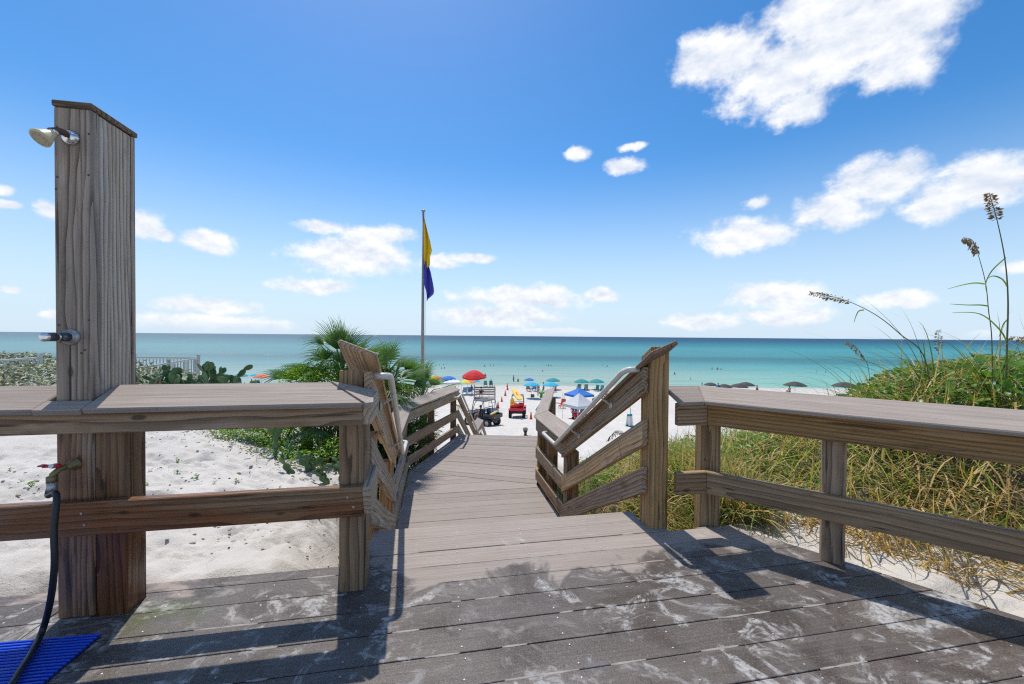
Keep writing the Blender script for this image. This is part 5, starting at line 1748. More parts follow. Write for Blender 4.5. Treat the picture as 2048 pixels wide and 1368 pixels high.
# litter of dead twigs along the sand crest
vs2 = MB()
for k in range(230):
    f_ = random.random()
    x_, y_ = -1.9 - 2.4 * f_ + random.gauss(0, .12), 4.25 + 1.25 * f_ + random.gauss(0, .16)
    z_ = gz(x_, y_) + .006
    a = random.uniform(0, 6.28)
    l_ = random.uniform(.02, .09)
    vs2.tube([(x_, y_, z_), (x_ + math.cos(a) * l_, y_ + math.sin(a) * l_, z_ + random.uniform(0, .02))], random.uniform(.0015, .004), 4)
o = vs2.build('dead_twigs', M_STEM)
tag(o, 'litter of dead twigs along the crest of the sand', 'twigs', kind='stuff')

# --- white picket fences
def picket_fence(label, pts, h=1.0, sp=.13, M_FENCE=M_FENCE):
    root = empty('picket_fence', pts[0])
    tag(root, label, 'fence', 'picket fences by the hedge')
    b = Vector(pts[0])
    pk = MB().box((0, 0, h / 2 - .04), (.022, .022, h - .1)).mesh('picket', M_FENCE)
    ps = MB().box((0, 0, h / 2), (.06, .06, h + .06)).box((0, 0, h + .04), (.075, .075, .03)).mesh('post', M_FENCE)
    for i in range(len(pts) - 1):
        p, q = Vector(pts[i]), Vector(pts[i + 1])
        L = (q - p).length
        ang = math.atan2(q.y - p.y, q.x - p.x)
        for zf in (h - .05, .12):
            o_ = board('rail', p + Vector((0, 0, zf)), q + Vector((0, 0, zf)), .045, .04, M_FENCE, None, bevel=.003)
            o_.parent = root
            o_.matrix_parent_inverse = wm(root).inverted()
        k_ = int(L / sp)
        for j in range(1, k_):
            obj('picket', pk, root, loc=p.lerp(q, j / k_) - b, rot=(0, 0, ang))
        obj('post', ps, root, loc=p - b, rot=(0, 0, ang))
        if L > 2.5:
            obj('post', ps, root, loc=p.lerp(q, .5) - b, rot=(0, 0, ang))
    obj('post', ps, root, loc=Vector(pts[-1]) - b)
def fp(px, top, Y, h=1.0):
    p = at(px, top, Y)
    return Vector((p.x, p.y, p.z - h))
picket_fence('white picket fence half swallowed by the silvery hedge', [fp(-70, 722, 7.6), fp(80, 711, 8.9)])
picket_fence('white picket fence with silhouette shade in its colour, running in behind the shower post to a far corner', [fp(262, 735, 9.6), fp(397, 713, 12.5), fp(150, 711, 13.4)], M_FENCE=M_FENCE_SHADED)
# ------------------------------------------------------------------ people
def body_mesh(name, joints, bones, head, voxel=.03):
    """one continuous body: tapered limbs fused by a voxel remesh"""
    mb = MB()
    for a, b, ra, rb in bones:
        p, q = Vector(joints[a]), Vector(joints[b])
        pts = [p.lerp(q, k / 4) for k in range(5)]
        rr_ = [ra + (rb - ra) * k / 4 for k in range(5)]
        mb.tube(pts, rr_, 8)
        mb.ball(p, ra, 8, 6)
        mb.ball(q, rb, 8, 6)
    h = Vector(head)
    mb.ball(h, (.075, .092, .115), 10, 8)
    mb.ball(h + Vector((0, .095, -.015)), (.014, .018, .02), 6, 5)     # nose
    for s_ in (-1, 1):
        mb.ball(h + Vector((s_ * .077, -.005, -.01)), (.012, .02, .03), 6, 5)
        mb.ball(h + Vector((s_ * .03, .08, .02)), (.014, .012, .010), 6, 4)
    me0 = mb.mesh(name + '_raw', [])
    tmp = bpy.data.objects.new('tmp', me0)
    COL.objects.link(tmp)
    md = tmp.modifiers.new('r', 'REMESH')
    md.mode = 'VOXEL'
    md.voxel_size = voxel
    md.use_smooth_shade = True
    dg = bpy.context.evaluated_depsgraph_get()
    me = bpy.data.meshes.new_from_object(tmp.evaluated_get(dg))
    bpy.data.objects.remove(tmp)
    me.name = name
    return me

def dress(me, region):
    """assign slots 0 skin 1 hair 2 top 3 shorts by face centre"""
    me.materials.clear()
    for m_ in (SKIN[0], HAIR, cloth((.6, .6, .6)), cloth((.1, .1, .3))):
        me.materials.append(m_)
    for p in me.polygons:
        p.material_index = region(p.center)
        p.use_smooth = True
    return me
SKIN = [plain('skin_a', (.42, .24, .16), .6), plain('skin_b', (.52, .33, .24), .6), plain('skin_c', (.22, .12, .075), .6)]
HAIR = plain('dark_hair', (.035, .025, .018), .7)
HAIR2 = plain('fair_hair', (.30, .20, .09), .7)

J = dict(pel=(0, 0, .93), wst=(0, .005, 1.08), chs=(0, 0, 1.33), nck=(0, 0, 1.47), hd=(0, .015, 1.56),
         shl=(-.18, 0, 1.40), ell=(-.25, -.02, 1.12), wrl=(-.26, .07, .88), hal=(-.26, .10, .80),
         shr=(.18, 0, 1.40), elr=(.25, -.02, 1.12), wrr=(.26, .07, .88), har=(.26, .10, .80),
         hpl=(-.09, 0, .90), knl=(-.10, .02, .49), anl=(-.10, -.02, .08), tol=(-.11, .14, .03),
         hpr=(.09, 0, .90), knr=(.10, .02, .49), anr=(.10, -.02, .08), tor=(.11, .14, .03))
BONES = [('pel', 'wst', .145, .125), ('wst', 'chs', .125, .15), ('chs', 'nck', .14, .06), ('nck', 'hd', .055, .055),
         ('chs', 'shl', .11, .065), ('shl', 'ell', .055, .043), ('ell', 'wrl', .042, .030), ('wrl', 'hal', .032, .024),
         ('chs', 'shr', .11, .065), ('shr', 'elr', .055, .043), ('elr', 'wrr', .042, .030), ('wrr', 'har', .032, .024),
         ('pel', 'hpl', .12, .10), ('hpl', 'knl', .088, .058), ('knl', 'anl', .056, .038), ('anl', 'tol', .042, .028),
         ('pel', 'hpr', .12, .10), ('hpr', 'knr', .088, .058), ('knr', 'anr', .056, .038), ('anr', 'tor', .042, .028)]
def region_stand(c):
    if c.z > 1.60 or (c.z > 1.47 and c.y < -.02): return 1
    if 1.02 < c.z < 1.44 and abs(c.x) < .2: return 2
    if .58 < c.z <= 1.02 and abs(c.x) < .2: return 3
    return 0
ME_STAND = dress(body_mesh('person_standing', J, BONES, (0, .02, 1.63)), region_stand)
J2 = dict(J, ell=(-.38, .06, 1.22), wrl=(-.36, .26, 1.15), hal=(-.33, .33, 1.14), elr=(.36, .02, 1.18), wrr=(.44, .2, 1.05), har=(.45, .28, 1.03))
ME_WADE = dress(body_mesh('person_wading', J2, BONES, (0, .02, 1.63)), region_stand)
J3 = dict(J, knl=(-.12, .26, .58), anl=(-.11, -.05, .28), tol=(-.11, .03, .20), elr=(.24, .12, 1.16), wrr=(.18, .32, 1.2), har=(.16, .38, 1.22))
ME_WALK = dress(body_mesh('person_walking', dict(J, knl=(-.1, .17, .52), anl=(-.1, .10, .09), tol=(-.1, .25, .04), knr=(.1, -.02, .48), anr=(.1, -.26, .12), tor=(.1, -.14, .04), wrl=(-.27, -.12, .90), hal=(-.27, -.16, .83), wrr=(.26, .20, .93), har=(.26, .25, .87)), BONES, (0, .02, 1.63)), region_stand)
dz_ = -.48
JS = {k: (v[0], v[1], v[2] + dz_) for k, v in J.items()}
JS.update(knl=(-.12, .45, .50), anl=(-.12, .48, .08), tol=(-.12, .62, .03), knr=(.12, .45, .50), anr=(.12, .48, .08), tor=(.12, .62, .03), ell=(-.25, .05, .70), wrl=(-.2, .30, .62), hal=(-.19, .37, .62), elr=(.25, .05, .70), wrr=(.2, .30, .62), har=(.19, .37, .62))
def region_sit(c):
    if c.z > 1.60 + dz_ or (c.z > 1.47 + dz_ and c.y < -.02): return 1
    if .56 < c.z < 1.44 + dz_ and abs(c.x) < .2 and c.y < .2: return 2
    if .32 < c.z <= .62 and c.y < .34: return 3
    return 0
ME_SIT = dress(body_mesh('person_sitting', JS, BONES, (0, .02, 1.63 + dz_)), region_sit)

def person(label, me, loc, rz, skin=0, top=None, short=(.05, .08, .25), hair=0, group=None, scale=1.0):
    o = obj('person', me, None, loc=loc, rot=(0, 0, rz), scale=scale)
    tag(o, label, 'person', group)
    for i, m_ in enumerate((SKIN[skin], HAIR2 if hair else HAIR, cloth(top) if top else SKIN[skin], cloth(short))):
        o.material_slots[i].link = 'OBJECT'
        o.material_slots[i].material = m_
    return o

def sea_hit(px, py):
    d = ray(px, py)
    return CAM_P + d * ((SEA_Z - CAM_H) / d.z)

SW = 'swimmers in the shallow sea'
SWIM = [  # px, py of the waterline, depth to which they stand, skin, top, label
    (864, 733, 1.35, 0, None, 'outermost swimmer of the group beyond the flagpole, next to the pole'),
    (872, 731, 1.42, 2, (.05, .05, .1), 'second swimmer from the flagpole in dark top'),
    (879, 731, 1.42, 0, None, 'third swimmer from the flagpole, far out'),
    (883, 737, 1.30, 1, None, 'swimmer nearest the beach in the group beyond the flagpole'),
    (889, 737, 1.30, 0, (.2, .05, .05), 'swimmer at the beachward end of the group beyond the flagpole, red top'),
    (887, 730, 1.42, 2, None, 'distant swimmer behind the flagpole group'),
    (894, 728, 1.42, 0, None, 'farthest swimmer of the group beyond the flagpole'),
    (969, 733, 1.25, 0, (.45, .30, .1), 'swimmer in a tan float vest, first of three above the red umbrella'),
    (981, 732, 1.35, 0, None, 'middle swimmer of three above the red umbrella'),
    (987, 732, 1.35, 1, None, 'last swimmer of three above the red umbrella'),
    (970, 756, .75, 2, (.03, .03, .04), 'wader in black standing right behind the red umbrella'),
    (1027, 763, .55, 0, (.01, .10, .16), 'wader in a teal rash shirt standing waist deep'),
    (1036, 763, 1.05, 0, None, 'swimmer close beside the wader in the teal shirt'),
    (1050, 733, 1.25, 1, (.6, .6, .6), 'lone swimmer in a pale top out beyond the blue umbrella'),
    (1085, 743, 1.35, 0, None, 'single swimmer half way out above the teal umbrella'),
    (1092, 732, 1.25, 0, (.5, .45, .05), 'swimmer with a yellow float far out above the teal umbrella'),
    (1097, 732, 1.28, 2, None, 'swimmer beside the yellow float'),
    (1102, 732, 1.3, 0, None, 'swimmer trailing behind the yellow float pair'),
    (1204, 732, 1.35, 0, None, 'first of two distant swimmers above the stair handrail'),
    (1214, 733, 1.35, 2, None, 'second of two distant swimmers above the stair handrail'),
    (1349, 749, 1.12, 0, None, 'swimmer just past the tall stair post'),
    (1381, 759, 1.4, 1, None, 'swimmer with only the head above water between post and dark umbrellas'),
    (1424, 739, 1.2, 0, (.02, .05, .2), 'swimmer in a blue shirt, first of three above the dark umbrellas'),
    (1435, 739, 1.15, 2, None, 'middle swimmer of three above the dark umbrellas'),
    (1442, 739, 1.25, 0, None, 'last swimmer of three above the dark umbrellas'),
    (1632, 744, 1.25, 1, (.7, .7, .7), 'swimmer in a white shirt near the sea oats'),
    (1651, 745, 1.35, 0, None, 'swimmer behind the one in white near the sea oats')]
for i, (px, py, dep, sk, top, lab) in enumerate(SWIM):
    p = sea_hit(px, py)
    person(lab, ME_WADE if i % 2 else ME_STAND, (p.x, p.y, SEA_Z - dep), random.uniform(-3, 3), sk, top, (.03, .05, .15), i % 3 == 0, SW)

# ------------------------------------------------------------------ umbrellas, chairs, tents
def umbrella_canopy(r, hgt, n=8, colors=None, sag=.06):
    mb = MB()
    rows = 4
    vs_ = [(0, 0, hgt)]
    for j in range(1, rows + 1):
        f_ = j / rows
        for k in range(n * 2):
            a = math.pi * k / n
            edge = 1.0 if k % 2 == 0 else .955
            rr_ = r * f_ * edge
            zz_ = hgt * (1 - f_ ** 1.7) - (sag * f_ ** 3 if k % 2 else 0) * .35
            vs_.append((rr_ * math.cos(a), rr_ * math.sin(a), zz_))
    m_ = n * 2
    fs2, mi = [], []
    for k in range(m_):
        k2 = (k + 1) % m_
        fs2.append((0, 1 + k, 1 + k2))
        mi.append((k // 2))
        for j in range(rows - 1):
            fs2.append((1 + j * m_ + k, 1 + (j + 1) * m_ + k, 1 + (j + 1) * m_ + k2, 1 + j * m_ + k2))
            mi.append((k // 2))
    # valance
    o_ = len(vs_)
    for k in range(m_):
        p = vs_[1 + (rows - 1) * m_ + k]
        vs_.append((p[0] * 1.005, p[1] * 1.005, p[2] - sag))
    for k in range(m_):
        k2 = (k + 1) % m_
        fs2.append((1 + (rows - 1) * m_ + k, o_ + k, o_ + k2, 1 + (rows - 1) * m_ + k2))
        mi.append((k // 2))
    for f_, i_ in zip(fs2, mi):
        mb.f.append(f_)
        mb.m.append(i_ % len(colors))
    mb.v = vs_
    return mb
UMB_CACHE = {}
def umbrella(label, px, top_py, width_px, base_py, colors, tilt=0.0, group='beach umbrellas', h=None, trav=None):
    """placed on the beach below the photo point; size from the picture width at that distance"""
    g_ = ground_hit(px, base_py)
    scale = g_.y / FPX
    r = max(.8, width_px * scale / 2)
    top = at(px, top_py, g_.y).z - g_.z
    root = empty('beach_umbrella', g_, random.uniform(0, .7))
    tag(root, label, 'umbrella', group)
    ch = r * .36
    mats_ = [cloth(c) for c in colors]
    can = umbrella_canopy(r, ch, 8, mats_).build('canopy', mats_, root)
    can.location = (0, 0, top - ch)
    can.rotation_euler = (tilt, 0, 0)
    MB().tube([(0, 0, -.2), (0, 0, top + .04)], .022, 8).build('pole', M_WHITE, root)
    rb = MB()
    for k in range(8):
        a = math.pi * k / 4
        rb.tube([(0, 0, top - ch * 1.15), (r * .55 * math.cos(a), r * .55 * math.sin(a), top - ch * .45)], .007, 4)
    rb.build('ribs', M_WHITE, root)
    return root
TEAL, SKYB, ROYAL, CORAL, REDU, DKU = (.0, .24, .25), (.02, .38, .56), (.01, .14, .50), (.75, .16, .07), (.62, .012, .016), (.045, .042, .04)
RAIN = [(.55, .02, .30), (.25, .06, .45), (.02, .22, .55), (.0, .45, .45), (.60, .62, .08), (.80, .50, .03), (.80, .20, .03), (.70, .03, .06)]
umbrella('teal umbrella behind the cactus pads, nearest the fence corner', 444, 746, 20, 774, [TEAL])
umbrella('wide teal umbrella behind the single raised cactus pads', 482, 747, 26, 775, [TEAL])
umbrella('light blue umbrella half behind the coral one', 511, 747, 20, 772, [SKYB])
umbrella('coral red umbrella left of the palms', 523, 748, 31, 776, [CORAL])
umbrella('teal umbrella seen between the palm fronds', 611, 748, 24, 774, [TEAL])
umbrella('rainbow umbrella behind the palm spikes near the flagpole', 868, 751, 33, 785, RAIN)
umbrella('blue umbrella next to the white beach canopy', 897, 752, 30, 786, [ROYAL])
umbrella('rainbow umbrella in front of the lifeguard stand, brightest on the beach', 935, 758, 33, 789, RAIN)
umbrella('pale blue umbrella peeping out under the red one', 946, 757, 28, 778, [SKYB])
umbrella('royal blue umbrella above the two sky blue ones', 1058, 756, 21, 777, [ROYAL])
umbrella('sky blue umbrella with a bag at its pole', 1063, 764, 33, 796, [SKYB])
umbrella('teal umbrella behind the sky blue one at the landing rail', 1106, 756, 29, 779, [TEAL])
umbrella('sky blue umbrella just over the landing rail cap', 1101, 764, 34, 793, [SKYB])
umbrella('teal umbrella over green chairs, left one of the pair', 1163, 758, 31, 779, [TEAL])
umbrella('teal umbrella over green chairs, right one of the pair', 1193, 758, 31, 779, [TEAL])
umbrella('charcoal umbrella nearest the tall post', 1421, 765, 26, 787, [DKU])
umbrella('low charcoal umbrella tucked behind the cap joint', 1449, 768, 29, 790, [DKU])
umbrella('charcoal umbrella in front of the overlapping pair', 1478, 767, 34, 790, [DKU])
umbrella('charcoal umbrella at the back of the overlapping pair', 1492, 764, 33, 787, [DKU])
umbrella('charcoal umbrella standing alone before the bare sand', 1590, 763, 41, 788, [DKU])
umbrella('charcoal umbrella half hidden by grass on the mound', 1690, 764, 46, 790, [DKU])

def chair_mesh_parts(c):
    m_ = cloth(c)
    seat = MB().box((0, .02, .36), (.55, .5, .04), Matrix.Rotation(R(-8), 4, 'X')).mesh('seat', m_)
    back = MB()
    for k in range(5):
        back.box((-.22 + k * .11, 0, .38), (.095, .025, .78))
    back = back.mesh('backrest', m_)
    leg = MB().box((0, 0, .2), (.05, .06, .42)).mesh('leg', m_)
    arm = MB().box((0, 0, 0), (.09, .6, .025)).mesh('armrest', m_)
    return seat, back, leg, arm
CH_CACHE = {}
def chair(label, px, py, c, rz=0.0, size=1.0):
    if c not in CH_CACHE:
        CH_CACHE[c] = chair_mesh_parts(c)
    seat, back, leg, arm = CH_CACHE[c]
    p = ground_hit(px, py)
    root = empty('beach_chair', p, rz)
    root.scale = (size,) * 3
    tag(root, label, 'chair', 'beach chairs')
    obj('seat', seat, root)
    obj('backrest', back, root, loc=(0, -.24, .30), rot=(R(18), 0, 0))
    for sx in (-.26, .26):
        obj('leg', leg, root, loc=(sx, .26, 0))
        obj('leg', leg, root, loc=(sx, -.22, 0))
        obj('armrest', arm, root, loc=(sx * 1.08, 0, .56))
    return root
GRN = (.0, .13, .10)
chair('dark green chair under the left teal umbrella, left seat', 1157, 781, GRN, 0.1)
chair('dark green chair under the left teal umbrella, right seat', 1172, 781, GRN, -.1)
chair('teal chair under the right teal umbrella, left seat', 1193, 783, (.0, .22, .22), 0.2)
chair('teal chair under the right teal umbrella, right seat', 1204, 783, (.0, .22, .22), -.1)
chair('teal chair facing the water beside the lifeguard stand', 971, 773, (.0, .17, .20), 0)
chair('dark teal chair at the water edge with a person in a sun hat', 982, 773, (.0, .15, .18), 0)
chair('blue chair in the shade behind the lifeguard stand ramp', 929, 789, (.01, .22, .45), .3)
chair('blue chair with a tan towel next to the lifeguard stand', 940, 789, (.01, .22, .45), -.2)
chair('navy chair in the shade of the sky blue umbrella', 1068, 781, (.02, .12, .40), .1)
chair('brown chair in the shade of the sky blue umbrella', 1057, 782, (.20, .12, .07), -.3)
chair('maroon chair under the umbrella over the landing rail', 1108, 783, (.28, .03, .03), .2)
chair('green chair seen among the cactus pads', 478, 772, (.0, .12, .13), 0)
chair('dark teal chair under the coral umbrella', 518, 773, (.0, .12, .15), 0.2)
chair('navy chair under the blue umbrella by the palms', 898, 785, (.02, .06, .22), 0)
chair('second navy chair under the blue umbrella, nearer the railing', 907, 787, (.02, .06, .22), .3)
# striped low chair on the open sand
root = chair('low striped beach chair in orange, green and yellow on open sand', 1124, 816, (.72, .10, .04), R(150))
for k, c in enumerate(((.05, .35, .32), (.70, .55, .08), (.10, .30, .06))):
    o = MB().box((0, -.018, .24 + k * .2), (.56, .02, .09)).build('stripe', cloth(c), root)
    o.location = (0, -.24, .30)
    o.rotation_euler = (R(18), 0, 0)

def canopy_tent(label, cx, eave_py, peak_py, width_px, base_py, col, rz):
    g_ = ground_hit(cx, base_py)
    w = width_px * g_.y / FPX
    ze = at(cx, eave_py, g_.y).z - g_.z
    zp = at(cx, peak_py, g_.y).z - g_.z
    root = empty('canopy_tent', g_, rz)
    tag(root, label, 'tent', 'pop-up canopy tents')
    h = w / 2
    mb = MB()
    cs_ = [(-h, -h, ze), (h, -h, ze), (h, h, ze), (-h, h, ze)]
    top = (0, 0, zp)
    for k in range(4):
        a, b = Vector(cs_[k]), Vector(cs_[(k + 1) % 4])
        n_ = 4
        prev = None
        for j in range(n_ + 1):
            f_ = j / n_
            sag = -.10 * f_ * (1 - f_) * 2
            l_ = Vector(top).lerp(a, f_) + Vector((0, 0, sag))
            r2 = Vector(top).lerp(b, f_) + Vector((0, 0, sag))
            if prev:
                mb.add([prev[0], prev[1], r2, l_], [(0, 1, 2, 3)])
            prev = (l_, r2)
        dn = Vector((0, 0, -.24))
        mb.add([a, b, b + dn, a + dn], [(0, 1, 2, 3)])
    mb.build('roof_fabric', cloth(col), root)
    for c_ in cs_:
        MB().tube([(c_[0] * .98, c_[1] * .98, -.1), (c_[0] * .98, c_[1] * .98, ze)], .022, 6).build('leg', M_WHITE, root)
    return root
canopy_tent('blue pop-up canopy behind the pale one', 1158, 788, 775, 42, 812, (.02, .16, .52), .5)
canopy_tent('pale grey pop-up canopy with people in its shade', 1158, 808, 786, 48, 838, (.55, .56, .57), .55)
canopy_tent('low white beach canopy next to the blue umbrella by the palms', 903, 763, 757, 34, 787, (.72, .72, .72), .3)

# group under the pale canopy
GP = 'people under the pale canopy'
for px, py, me, sk, top, lab in ((1146, 832, ME_SIT, 0, (.45, .05, .15), 'seated person in a pink top under the pale canopy, leftmost'), (1152, 834, ME_STAND, 1, (.03, .05, .3), 'person in navy standing in the canopy shade'), (1158, 833, ME_WALK, 0, (.65, .65, .62), 'person in white under the pale canopy'), (1164, 836, ME_STAND, 2, (.7, .22, .04), 'dark haired person in an orange top under the pale canopy'), (1170, 838, ME_SIT, 0, (.05, .1, .4), 'seated person in blue at the right side of the pale canopy')):
    person(lab, me, ground_hit(px, py), random.uniform(2, 4), sk, top, (.05, .08, .3), 0, GP)
p = ground_hit(1156, 840)
wg = empty('beach_wagon', p, .4)
tag(wg, 'red folding wagon in front of the pale canopy', 'wagon')
MB().box((0, 0, .42), (.95, .5, .32)).build('tub', cloth((.42, .02, .025)), wg, bevel=.03)
for sx in (-.35, .35):
    for sy in (-.25, .25):
        MB().lathe([(.12, -.03), (.13, 0), (.12, .03)], 12, Matrix.Translation((sx, sy, .12)) @ Matrix.Rotation(R(90), 4, 'X')).build('wheel', M_TYRE, wg)
MB().tube([(.47, 0, .35), (.8, 0, .75), (.8, .12, .78)], .015, 6).build('handle', M_BLACK, wg)

# people on the sand
BP = 'people on the beach'
person('bare-chested person standing beside the sky blue umbrella', ME_STAND, ground_hit(1076, 792), 2.6, 0, None, (.3, .3, .32), 0, BP)
person('person bending under the umbrella over the landing rail', ME_WALK, ground_hit(1087, 789), 1.2, 0, None, (.1, .1, .12), 0, BP)
p = ground_hit(982, 773)
person('person in a pink sun hat sitting at the water edge', ME_SIT, p + Vector((0, 0, .02)), 0, 1, (.03, .15, .18), (.03, .1, .12), 0, BP)
person('person in a white shirt standing past the cap joint at the railing', ME_STAND, ground_hit(1404, 789), .5, 1, (.65, .66, .72), (.2, .2, .25), 0, BP)
person('person in a blue shirt among the charcoal umbrellas', ME_STAND, ground_hit(1436, 790), -.5, 0, (.02, .2, .45), (.05, .05, .1), 0, BP)
person('person walking along the water right of the charcoal pair', ME_WALK, ground_hit(1514, 795), 1.5, 0, (.3, .05, .06), (.1, .1, .1), 0, BP)
person('person sitting under the lone charcoal umbrella', ME_SIT, ground_hit(1579, 789), .3, 0, None, (.25, .1, .08), 0, BP)
person('person in the shade behind the lifeguard stand wearing dark red', ME_SIT, ground_hit(943, 786), .4, 2, (.2, .02, .03), (.05, .05, .06), 0, BP)
person('person in an orange shirt seen between cactus pads', ME_SIT, ground_hit(503, 774), .2, 0, (.65, .20, .08), (.1, .1, .1), 0, BP)
mp = Vector(at(1051, 862, 15.0))
mp.z = -4.0
man = person('person in a grey cap and pale blue shirt seen from behind below the landing', ME_STAND, mp, .2, 0, (.42, .55, .70), (.12, .12, .13), 0, BP)
hcap = MB().lathe([(.098, .0), (.098, .045), (.075, .09), (.03, .108), (.004, .112)], 14)
hcap.add([(-.075, .06, .004), (.075, .06, .004), (.06, .19, -.012), (-.06, .19, -.012)], [(0, 1, 2, 3)])
o = hcap.build('cap', cloth((.30, .29, .28)), man, smooth=True)
o.location = (0, .015, 1.655)

# ------------------------------------------------------------------ cones, bags, boards
cone_b = MB().box((0, 0, .02), (.36, .36, .04)).mesh('cone_base', M_CONE)
cone_c = MB().lathe([(.14, .03), (.03, .70), (.022, .71)], 14).mesh('cone_body', M_CONE, smooth=True)
for px, py, lab in ((1062, 838, 'nearest orange traffic cone, alone beyond the red buggy'), (996, 818, 'orange traffic cone close to the black buggy tailgate'), (1003.5, 803.5, 'orange traffic cone between the lifeguard stand and the red buggy'), (1010.5, 791, 'fourth orange traffic cone of the row to the water'), (1015, 780, 'orange traffic cone second nearest the water'), (1014.5, 774, 'orange traffic cone nearest the water')):
    p = ground_hit(px, py)
    r_ = empty('traffic_cone', p)
    tag(r_, lab, 'cone', 'orange cones leading to the water')
    obj('cone_base', cone_b, r_)
    obj('cone_body', cone_c, r_)
bag = MB().box((0, 0, .2), (.5, .3, .4)).build('beach_bag', cloth((.17, .10, .08)), None, bevel=.05)
bag.location = ground_hit(1065, 796)
tag(bag, 'brown bag at the foot of the sky blue umbrella pole', 'bag')
gt = empty('folded_beach_toy', ground_hit(1083, 795))
tag(gt, 'bright green leafy inflatable standing by the brown bag', 'inflatable')
for k in range(7):
    a = k * .9
    MB().tube([(0, 0, .1), (.18 * math.cos(a), .18 * math.sin(a), .45), (.42 * math.cos(a), .42 * math.sin(a), .75 + .1 * (k % 3))], [.07, .10, .02], 7).build('leaf', cloth((.05, .32, .04)), gt, smooth=True)
MB().lathe([(.22, 0), (.25, .15), (.12, .3)], 10).build('base', cloth((.06, .28, .05)), gt, smooth=True)
tb = MB().box((0, 0, .5), (.5, .06, 1.0), Matrix.Rotation(R(35), 4, 'Y')).build('bodyboard', cloth((.0, .42, .42)), None, bevel=.025)
tb.location = ground_hit(1074, 823)
tag(tb, 'turquoise bodyboard on the sand beside the landing rail', 'bodyboard')
ws = empty('shade_sail', ground_hit(1112, 806), .3)
tag(ws, 'white and grey shade cloth slung low on sticks behind the landing rail', 'shade cloth')
MB().add([(-1.2, 0, .2), (.9, -.3, 1.3), (1.1, .5, 1.1), (-.6, .8, .5)], [(0, 1, 2, 3)]).build('cloth_sheet', cloth((.5, .5, .52)), ws)
MB().tube([(.9, -.3, -.1), (.9, -.3, 1.32)], .02, 6).build('pole', M_WHITE, ws)
MB().tube([(1.1, .5, -.1), (1.1, .5, 1.12)], .02, 6).build('pole', M_WHITE, ws)

# white and teal folding board seen under the stair rail
sb_ = empty('sandwich_board', ground_hit(1259, 853), .3)
tag(sb_, 'white folding board with teal bands below the stair rail', 'sign')
for s_ in (-1, 1):
    pn = MB().box((0, 0, .5), (.42, .02, 1.0)).build('panel', M_WHITE, sb_, bevel=.005)
    pn.location = (0, s_ * .22, 0)
    pn.rotation_euler = (s_ * R(12), 0, 0)
    MB().box((0, 0, .90), (.425, .024, .16)).build('top_band', cloth((.02, .30, .42)), pn)
    MB().box((0, 0, .06), (.425, .024, .12)).build('bottom_band', cloth((.02, .30, .42)), pn)

# gull over the water
gl = empty('gull', at(537, 711, 60), .4)
tag(gl, 'pale gull gliding over the water left of the palms', 'bird')
MB().ball((0, 0, 0), (.09, .26, .08), 10, 8).ball((0, .27, .05), (.05, .07, .05), 8, 6).add([(-.05, -.22, 0), (.05, -.22, 0), (.09, -.42, .01), (-.09, -.42, .01)], [(0, 1, 2, 3)]).build('body', cloth((.55, .53, .50)), gl, smooth=True)
for s_ in (-1, 1):
    MB().add([(s_ * .06, .12, .03), (s_ * .40, .16, .22), (s_ * .78, .0, .12), (s_ * .40, .0, .20), (s_ * .06, -.12, .02)], [(0, 1, 3, 4), (1, 2, 3)]).build('wing', cloth((.40, .38, .36)), gl)

# ------------------------------------------------------------------ flagpole and flags
fpos = at(845, 745, 14.0)
fz = gz(fpos.x, fpos.y)
topz = at(845, 424, 14.0).z
fr = empty('flagpole', (fpos.x, fpos.y, fz))
tag(fr, 'tall grey metal flagpole behind the palms', 'flagpole')
H_ = topz - fz
MB().tube([(0, 0, -.3), (0, 0, H_ * .5), (0, 0, H_)], [.075, .058, .034], 14).build('pole', M_GALV, fr, smooth=True)
MB().lathe([(.035, 0), (.075, .03), (.075, .05), (.03, .08)], 12, Matrix.Translation((0, 0, H_))).build('finial', M_GALV, fr, smooth=True)
MB().tube([(.06, 0, H_ - .05), (.10, -.02, H_ * .6), (.12, 0, 1.2)], .004, 4).build('halyard', cloth((.6, .6, .58)), fr)
MB().lathe([(.066, 0), (.066, .04)], 12, Matrix.Translation((0, 0, H_ * .55))).build('joint_ring', M_STEEL, fr)
def flag(name, label, outline, mat, Y):
    """limp cloth hanging from the halyard: columns of photo points (left edge, right edge) from top to bottom"""
    n_, m_ = len(outline), 9
    vs_ = []
    for i, (xl, xr, py) in enumerate(outline):
        for j in range(m_):
            f_ = j / (m_ - 1)
            fold = .09 * math.sin(f_ * 9.5 + i * .35) * (.25 + f_)
            p = at(xl + (xr - xl) * f_, py + 3 * math.sin(f_ * 6), Y + fold)
            vs_.append(p)
    fs2 = [(i * m_ + j, i * m_ + j + 1, (i + 1) * m_ + j + 1, (i + 1) * m_ + j) for i in range(n_ - 1) for j in range(m_ - 1)]
    o_ = MB().add([v_ - vs_[0] for v_ in vs_], fs2).build(name, mat, None, smooth=True)
    o_.location = vs_[0]
    md = o_.modifiers.new('thickness', 'SOLIDIFY')
    md.thickness = .004
    tag(o_, label, 'flag', 'warning flags on the flagpole')
def lerp_outline(o_, n=16):
    ys = [p[2] for p in o_]
    out = []
    for k in range(n):
        y_ = ys[0] + (ys[-1] - ys[0]) * k / (n - 1)
        out.append((np.interp(y_, ys, [p[0] for p in o_]), np.interp(y_, ys, [p[1] for p in o_]), y_))
    return out
flag('yellow_flag', 'limp yellow warning flag hanging at the top of the pole', lerp_outline([(848, 848.6, 437), (848, 853, 455), (848, 860, 483), (848, 864.5, 504), (848, 860, 512), (848.5, 860, 528), (854, 859, 534)]), M_FLAG_Y, 13.9)
